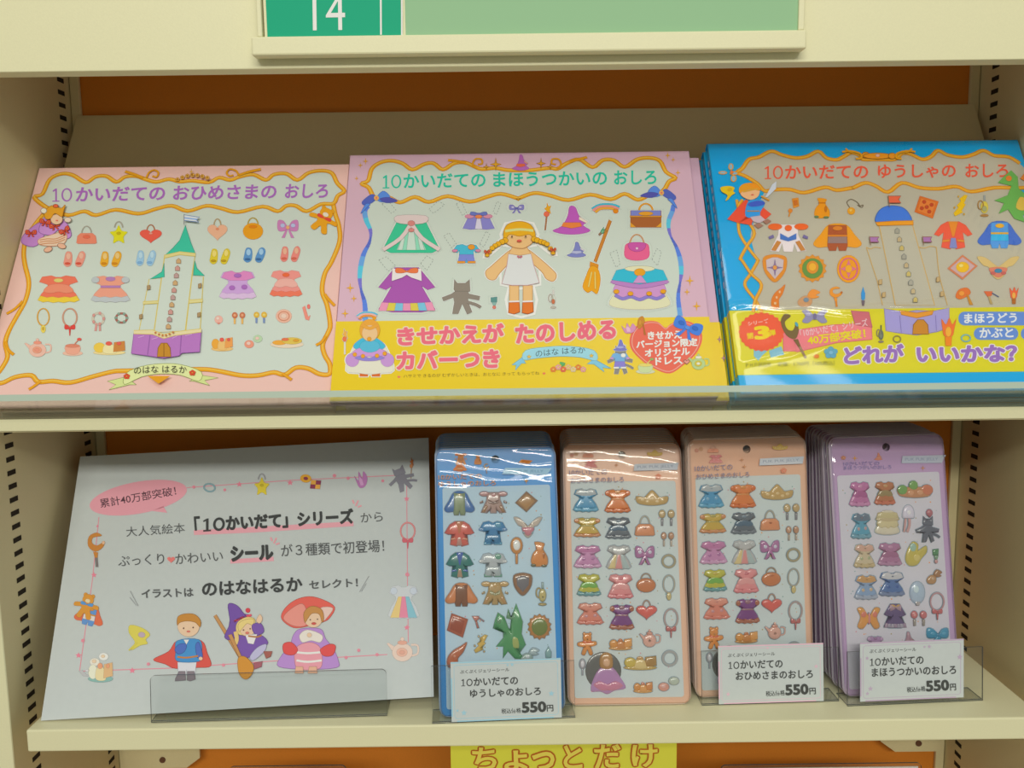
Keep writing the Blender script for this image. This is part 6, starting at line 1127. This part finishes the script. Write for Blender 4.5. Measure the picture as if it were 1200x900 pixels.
# peach packs, two stacks with the same print
PP1 = Frame((0.0398, 0.6215, -0.3280), R(0.6), R(16.2), R(-0.3))
pe1 = pack_stack(PP1, 'd8b292', 'c0ccc4', 'peach bordered puffy sticker pack at the front of the stack without a price card', 'peach bordered sticker pack, # from the front of the stack without a price card', 'peach sticker packs behind no price card', 9, 23, lambda i, r: r.uniform(-0.0007, 0.0003))
E3, E4 = K(PP1, 645, 490, 5), K(PP1, 650, 650, 4.865)
GD = 'c8a858'
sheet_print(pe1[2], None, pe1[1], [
 ('dress', E3, 'gown', 207, 482, 132, 132, ['489cc0', '58a8c4', 'b0b8b4', '78b0c8']), ('dress', E3, 'dress', 393, 486, 136, 134, ['e08028', 'd87020', 'd8903c']), ('tiara', E3, 'tiara', 595, 468, 168, 92, ['c8a458', 'dcc080']), ('earrings', E3, 'earrings', 680, 584, 84, 92, ['c4a86c', 'd4bc8c', '8c8c8c']),
 ('dress', E3, 'dress', 215, 640, 140, 112, ['ccac34', 'd08c50', 'b4a850']), ('dress', E3, 'layered_dress', 397, 644, 134, 124, ['6c7478', '747c80', '5c7484', '809098']), ('handbag', E3, 'handbag', 552, 632, 110, 112, ['dc9058', 'c87848', 'b0a88c']), ('earrings', E3, 'earrings', 685, 710, 68, 82, ['c09068', 'd0a888', 'b8a890']),
 ('dress', E3, 'gown', 218, 812, 144, 132, ['c888b0', 'cc98b8', 'c478a4', 'b070a0']), ('striped_dress', E3, 'striped_dress', 400, 814, 132, 140, ['b8b8b0', 'd8c480', 'dc9088', 'a8bcb4', 'b8bcb4']), ('bow_bag', E3, 'bow', 552, 800, 100, 116, ['b0709c', 'c8c8d0', 'c090ac']), ('ring', E3, 'ring', 692, 838, 82, 82, ['a89c74']),
 ('dress', E4, 'layered_dress', 195, 172, 122, 124, ['c0bc2c', '68a0a0', '7cb848', 'c8b438']), ('dress', E4, 'layered_dress', 375, 180, 130, 138, ['e08c88', 'dc8080', 'e49c94', 'd07478']), ('round_bag', E4, 'round_bag', 520, 160, 100, 102, ['cc7c40', 'b86c38', 'a88c68']), ('necklace', E4, 'necklace', 650, 190, 66, 140, ['b0a890', 'ccb870', 'd8cc98']),
 ('dress', E4, 'gown', 202, 336, 134, 122, ['dc8468', 'd87c64', 'e09478', 'c89090']), ('dress', E4, 'dress', 382, 356, 126, 140, ['844484', 'b06848', 'a07078']), ('heart_bag', E4, 'heart_bag', 523, 315, 106, 106, ['dc6050', 'e89080', 'b08c70']), ('bow_necklace', E4, 'bow_necklace', 662, 390, 78, 156, ['b49c90', 'c06860', 'a85850']),
 ('bear', E4, 'bear', 185, 507, 98, 124, ['e09030', 'e07040', 'ecc088']), ('cakes', E4, 'cakes', 375, 506, 118, 76, ['dc9838', 'd08c40', 'e0a048', 'c87840', 'd8a050']), ('teapot', E4, 'teapot', 540, 477, 106, 106, ['dca890', 'd09078', 'e0b49c', 'c88870']), ('wreath', E4, 'ring', 655, 590, 88, 92, ['a8a8a0']),
 ('cakes', E4, 'cakes', 487, 612, 168, 90, ['d0b840', 'dcc478', 'b08840', 'c89850', 'c8a850']), ('cake', E4, 'cakes', 503, 752, 98, 70, ['dc9434', 'e0a450', 'd88c3c', 'c87858', 'd8a048']), ('sweets', E4, 'sweets', 650, 737, 112, 84, ['dc9880', 'b8c4ac', 'e0b0a0']),
 ('hand_mirror', E4, 'mirror', 158, 640, 44, 90, ['a8a8a8', 'd8d8d8'])], PP1, 5, None)
me = Mesh(3.6e-4); me.dome(lay(me, E4, circle(277, 662, 104, 110, 28)), 0.0008, '6c6c64', 0.0002); me.build('moon_disc_sticker', pe1[2])
me = Mesh(1.2e-3)
for pts, c, hh in (([(205, 775), (225, 690), (265, 640), (330, 640), (375, 700), (405, 760), (340, 775), (300, 795), (260, 780)], 'b884b4', .0012), ([(215, 740), (250, 715), (300, 735), (350, 715), (395, 745), (350, 770), (300, 775), (250, 770)], 'd08098', .0018), ([(258, 640), (255, 590), (275, 560), (305, 558), (328, 580), (330, 640), (295, 655)], 'bc8c48', .0018), ([(272, 625), (272, 595), (295, 582), (315, 597), (315, 628), (294, 640)], 'dcb080', .0023)):
    me.dome(lay(me, E4, smooth(pts, True, 3)), hh, c, 0.0006)
me.build('girl_sticker', pe1[2])
HP = [('', 'flower', 125, 218, 26, 24, ['c89078', 'd0a080']), ('', 'flower', 150, 210, 26, 24, ['c8a078', 'd0a080']), ('', 'handbag', 220, 212, 70, 40, ['d49878', 'cc8c70', 'd0a890']), ('', 'gown', 235, 268, 80, 50, ['d08c84', 'd49890', 'cc8480', 'd8a098']), ('', 'tiara', 610, 205, 90, 40, ['d4b868', 'd8c480']), ('', 'sparkle', 400, 315, 30, 30, ['c89468']), ('', 'sparkle', 385, 275, 26, 26, ['c89468']), ('', 'flower', 630, 342, 36, 32, ['d89070', 'd8a080'])]
header_print(pe1[1], E3, None, 'おひめさまのおしろ', '8c8898', 'bcc4c4', '8c98a4', HP, (110, 336, 330, 330, 32), (118, 382, 428, 374, 30), [(485, 310), (740, 304), (748, 262), (490, 270)])
PP2 = Frame((0.1400, 0.6305, -0.3277), R(3.6), R(8.8), R(0.2))
pe2c = []
r2 = pe1[0].copy(); COL.objects.link(r2); r2.matrix_world = PP2.mat(); r2['label'] = 'peach bordered puffy sticker pack at the front of the stack behind a price card'; r2['group'] = 'peach sticker packs behind a price card'
for ch in pe1[1:]:
    c = ch.copy(); COL.objects.link(c); c.parent = r2; pe2c.append(c)
    for g in ch.children:
        d = g.copy(); COL.objects.link(d); d.parent = c
rnd = random.Random(31)
for i in range(1, 9):
    M = stacked(PP2, i, rnd.uniform(0, .0012))
    o = dup_plain([r2] + pe2c, M, 'peach bordered sticker pack, %s of the stack behind a price card' % (NUM[i] + ' from the front' if i < 8 else 'rearmost'))
# lilac packs
PU = Frame((0.2548, 0.6290, -0.3277), R(4.6), R(10.8), R(0.45))
pu = pack_stack(PU, 'b49ab4', 'c4c4c4', 'lilac bordered puffy sticker pack at the very front of the lilac stack', 'lilac bordered sticker pack, # from the front of the lilac stack', 'lilac sticker packs', 9, 37, lambda i, r: -0.0008 * i + r.uniform(-0.001, 0.001))
E7, E8 = K(PU, 950, 490, 5), K(PU, 960, 640, 4.737)
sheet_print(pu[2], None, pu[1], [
 ('dress', E7, 'layered_dress', 297, 445, 122, 142, ['c070a0', 'c884ac', 'b05c90', 'd090b0']), ('dress', E7, 'layered_dress', 460, 440, 122, 134, ['bc7848', 'cc7450', 'a08c58', 'c89c60']), ('flower_crown', E7, 'flower_crown', 655, 420, 206, 106, ['c88c58', '7cac58', 'd07c54', 'd8a070']), ('dress', E7, 'gown', 305, 632, 118, 146, ['58a4b8', '70a4b0', '70808c', 'c09c94']),
 ('ball_gown', E7, 'ball_gown', 475, 614, 146, 132, ['c8bc84', 'd0c490', 'b8a868', 'c4b484', 'd4ccac', 'b8a470']), ('jellyfish', E7, 'jellyfish', 612, 588, 86, 152, ['d0ccd4', 'cc9c94', 'e4e0e4']), ('cat', E7, 'cat', 735, 650, 142, 150, ['6c7078']), ('ball', E7, 'pearl', 748, 552, 44, 52, ['b86c70', 'c88884', 'a85c60']),
 ('dress', E7, 'gown', 325, 807, 124, 136, ['ccbc94', 'c4b07c', 'd4a88c', 'a8b080']), ('dress', E7, 'layered_dress', 490, 797, 140, 132, ['b07898', 'b484a0', 'a86c8c', 'c490ac']), ('moon_bird', E7, 'moon_bird', 660, 792, 128, 142, ['c8b848', '9cc0a8', 'd4c468']), ('comb', E7, 'comb', 788, 797, 52, 102, ['5c9060', 'c89088', '80a480']),
 ('dress', E8, 'gown', 270, 228, 128, 132, ['88a4c0', 'a0acb8', 'cc9c58', 'd0b080']), ('dress', E8, 'gown', 428, 210, 142, 132, ['5878a8', '7888a4', 'c4c4c0', '4868a0']), ('mirror', E8, 'pearl', 585, 250, 98, 146, ['a8bcc8', 'c8dce0', 'b0a8a0']), ('helmet', E8, 'helmet', 687, 168, 88, 78, ['b88c58', 'a87c50', 'c8a880']), ('bow_necklace', E8, 'bow_necklace', 705, 332, 86, 142, ['c09090', 'c46460', 'b05858']),
 ('butterfly', E8, 'butterfly', 285, 400, 128, 122, ['dc9838', 'd87c60', 'd48880']), ('dress', E8, 'cape_dress', 447, 386, 128, 130, ['6c5880', 'b09098', 'c89c50', 'a08898', '9c94a0', 'a8a0a8']), ('cherries', E8, 'earrings', 592, 400, 88, 82, ['c8706c', 'd89088', '9c9484']), ('bow', E8, 'bow', 708, 495, 120, 96, ['3c98b4', '58a8c0', '4890ac']), ('dress', E8, 'dress', 322, 545, 90, 90, ['a884a8', 'b898b4', '9c7898']), ('hat', E8, 'witch_hat', 525, 520, 90, 86, ['b08890', 'c89c94', 'a87c84'])], PU, 9, None)
header_print(pu[1], E7, None, 'まほうつかいのおしろ', '8c84a8', 'b4bcc0', '8c98a8', [('', 'sparkle', 258, 235, 40, 34, ['d8a048']), ('', 'witch_hat', 395, 225, 50, 44, ['cc8868', 'd09878', 'c8a080']), ('', 'flower', 190, 232, 30, 26, ['c88c68', 'd0a080']), ('', 'sparkle', 655, 292, 30, 34, ['c89068'])], (190, 278, 400, 274, 22), (190, 302, 470, 296, 22), [(528, 264), (765, 262), (788, 216), (535, 222)])

# ------------------------------------------------------------------ price cards in their clear holders
def price_card(k, fr, quad, lines, accent, label, flowers):
    q = [k.fr.px(*p) for p in quad]; a0 = (q[0][0] + q[3][0]) / 2; a1 = (q[1][0] + q[2][0]) / 2; b0 = (q[2][1] + q[3][1]) / 2; b1 = (q[0][1] + q[1][1]) / 2; b0 = max(b0, 0.0008)
    r = root('price_card', fr.mat(), label, 'price card', 'price cards before the sticker packs')
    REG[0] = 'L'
    kk = K(fr, k.ox, k.oy, k.sc)
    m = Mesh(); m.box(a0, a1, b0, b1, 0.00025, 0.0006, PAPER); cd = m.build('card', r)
    m = Mesh(6.6e-4); m.stroke(rrect(a0 + 0.0025, b0 + 0.0025, a1 - 0.0025, b1 - 0.0025, 0.002), 0.00035, accent, True)
    for i, (fx, fy, s) in enumerate(flowers): draw(m, kk, 'star', fx, fy, s, s, [accent], line=0)
    for x0, x1, y0, y1 in ((a0, a1, b1 - 0.0011, b1), (a0, a0 + 0.0011, b0 + 0.004, b1 - 0.012), (a0 + 0.004, a1 - 0.006, b0, b0 + 0.001)): m.poly([(x0, y0), (x1, y0), (x1, y1), (x0, y1)], accent, z=6.4e-4)
    m.build('border_print', cd)
    m = Mesh(7.2e-4)
    for body, x0, y0, x1, y1, h, bo in lines:
        if body[:2] == '10': tx = x0 + 0.2 * (x1 - x0); m.ten(kk, x0, y0, tx, y0 + 0.2 * (y1 - y0), h * .9, '484c48', 0.14); body, x0, y0 = body[2:], x0 + 0.225 * (x1 - x0), y0 + 0.225 * (y1 - y0)
        m.text(body, kk, x0, y0, x1, y1, h, '484c48', bold=bo)
    m.build('lettering', cd)
    return r
def holder_and_card(O, yaw, lean, W, H, label, ox, oy, sc, quad, lines, accent, clabel, flowers):
    _, fr = stand(O, yaw, lean, W, H, 0.020, label, 'card_holder', 'clear card holders in front of the sticker packs')
    price_card(K(fr, ox, oy, sc), fr, quad, lines, accent, clabel, flowers)
holder_and_card((-0.0625, 0.5985, -0.3288), 3.4, 6.5, 0.107, 0.043, 'clear acrylic card holder in front of the blue sticker packs', 480, 740, 5.4545,
    [(528.2, 775.7), (657.8, 770.8), (657.5, 842.7), (529, 848)], [('ぷくぷくジェリーシール', 322, 268, 637, 252, 22, .012), ('10かいだての', 330, 348, 692, 335, 50, .022), ('ゆうしゃのおしろ', 388, 420, 838, 403, 50, .022), ('税込価格', 588, 523, 712, 517, 32, .01), ('550', 722, 515, 870, 508, 62, .045), ('円', 878, 508, 918, 506, 40, .022)],
    '9cc8d0', 'white price card with pale blue border before the blue sticker packs', [(348, 518, 40), (306, 504, 22), (906, 394, 40), (655, 210, 26), (626, 213, 20)])
holder_and_card((0.1431, 0.6205, -0.3288), 2.2, 6.0, 0.107, 0.042, 'clear acrylic card holder in front of the peach sticker packs', 780, 720, 5.4545,
    [(842, 756.7), (966, 753), (963.3, 821.7), (841.4, 825.8)], [('ぷくぷくジェリーシール', 395, 272, 697, 260, 22, .012), ('10かいだての', 400, 347, 745, 337, 50, .022), ('おひめさまのおしろ', 448, 417, 938, 402, 50, .022), ('税込価格', 640, 522, 760, 514, 34, .01), ('550', 768, 512, 908, 505, 62, .045), ('円', 918, 508, 957, 506, 40, .022)],
    'd8b8c0', 'white price card with pale pink border before the peach sticker packs', [(398, 508, 30), (960, 330, 28), (650, 212, 22)])
holder_and_card((0.2536, 0.6165, -0.3288), 3.4, 5.0, 0.107, 0.042, 'clear acrylic card holder in front of the lilac sticker packs', 960, 720, 5.0,
    [(1009, 753), (1130, 748), (1127.6, 817), (1006, 822)], [('ぷくぷくジェリーシール', 292, 225, 565, 213, 21, .012), ('10かいだての', 295, 300, 608, 287, 47, .022), ('まほうつかいのおしろ', 307, 362, 798, 345, 48, .022), ('税込価格', 512, 455, 620, 447, 31, .01), ('550', 627, 447, 755, 440, 58, .045), ('円', 765, 443, 798, 441, 38, .022)],
    'b8a8b8', 'white price card with starry border before the lilac sticker packs', [(298, 433, 32), (280, 462, 24), (278, 255, 24), (820, 248, 36), (642, 186, 26), (614, 188, 18)])

# ------------------------------------------------------------------ what shows under the lower shelf
YC = Frame((0, 0.6150, LZ + 0.0005), 0, 0, 0); ky = K(YC)
p = [ky(528, 880), ky(793, 876)]
yr = root('yellow_card', YC.mat(), 'yellow hand-lettered card standing below the flat shelf', 'card')
m = Mesh(); tb = (ZS - 0.0172 - 0.0012) - (LZ + 0.0005)
m.box(p[0][0], p[1][0], 0, tb, -0.0006, 0, ink('cccc40')); yc = m.build('card', yr)
m = Mesh(); m.box(p[0][0] + 0.02, p[1][0] - 0.02, 0, 0.0015, -0.06, -0.0007, ACRYLIC_EDGE); m.build('foot', yr)
m = Mesh(2e-4); 
CH = [('ち', 205, 305, 62, 156), ('ょ', 345, 440, 76, 160), ('っ', 468, 560, 82, 156), ('と', 605, 682, 52, 150), ('だ', 740, 850, 48, 148), ('け', 905, 1012, 48, 142)]
k5 = K(YC, 500, 860, 3.75)
for c, x0, x1, yt, yb_ in CH: m.text(c, k5, x0, yb_, x1, yb_ - 2, yb_ - yt, 'd4c850', bold=0.024, halo=(0.075, 'a85c1c'))
m.build('lettering', yc)
def low_stand(x0, x1, y, Y, hexc, label, tint=None):
    fr = Frame((0, Y, LZ + 0.0012), 0, R(4), 0); k = K(fr); a = k(x0, y); b = k(x1, y)
    r = root('leaflet_stand', fr.mat(), label, 'stand')
    m = Mesh(); m.box(a[0], b[0], 0.002, a[1] - 0.004, -0.001, 0, ink(hexc)); m.build('leaflet', r)
    m = Mesh(); m.prism(rrect(a[0] - 0.002, 0, b[0] + 0.002, a[1], 0.004), 0.0004, 0.002, ACRYLIC, ACRYLIC_EDGE); m.build('front_pane', r)
    m = Mesh(); m.box(a[0], b[0], 0, 0.0015, -0.05, -0.0012, ACRYLIC_EDGE); m.build('foot', r)
low_stand(272, 403, 897.2, 0.640, 'd8a898', 'clear leaflet stand just showing beneath the left of the flat shelf')
low_stand(847, 1076, 895.6, 0.640, 'd8d4c4', 'clear leaflet stand with white leaflet beneath the right of the flat shelf')
bpy.context.view_layer.update()
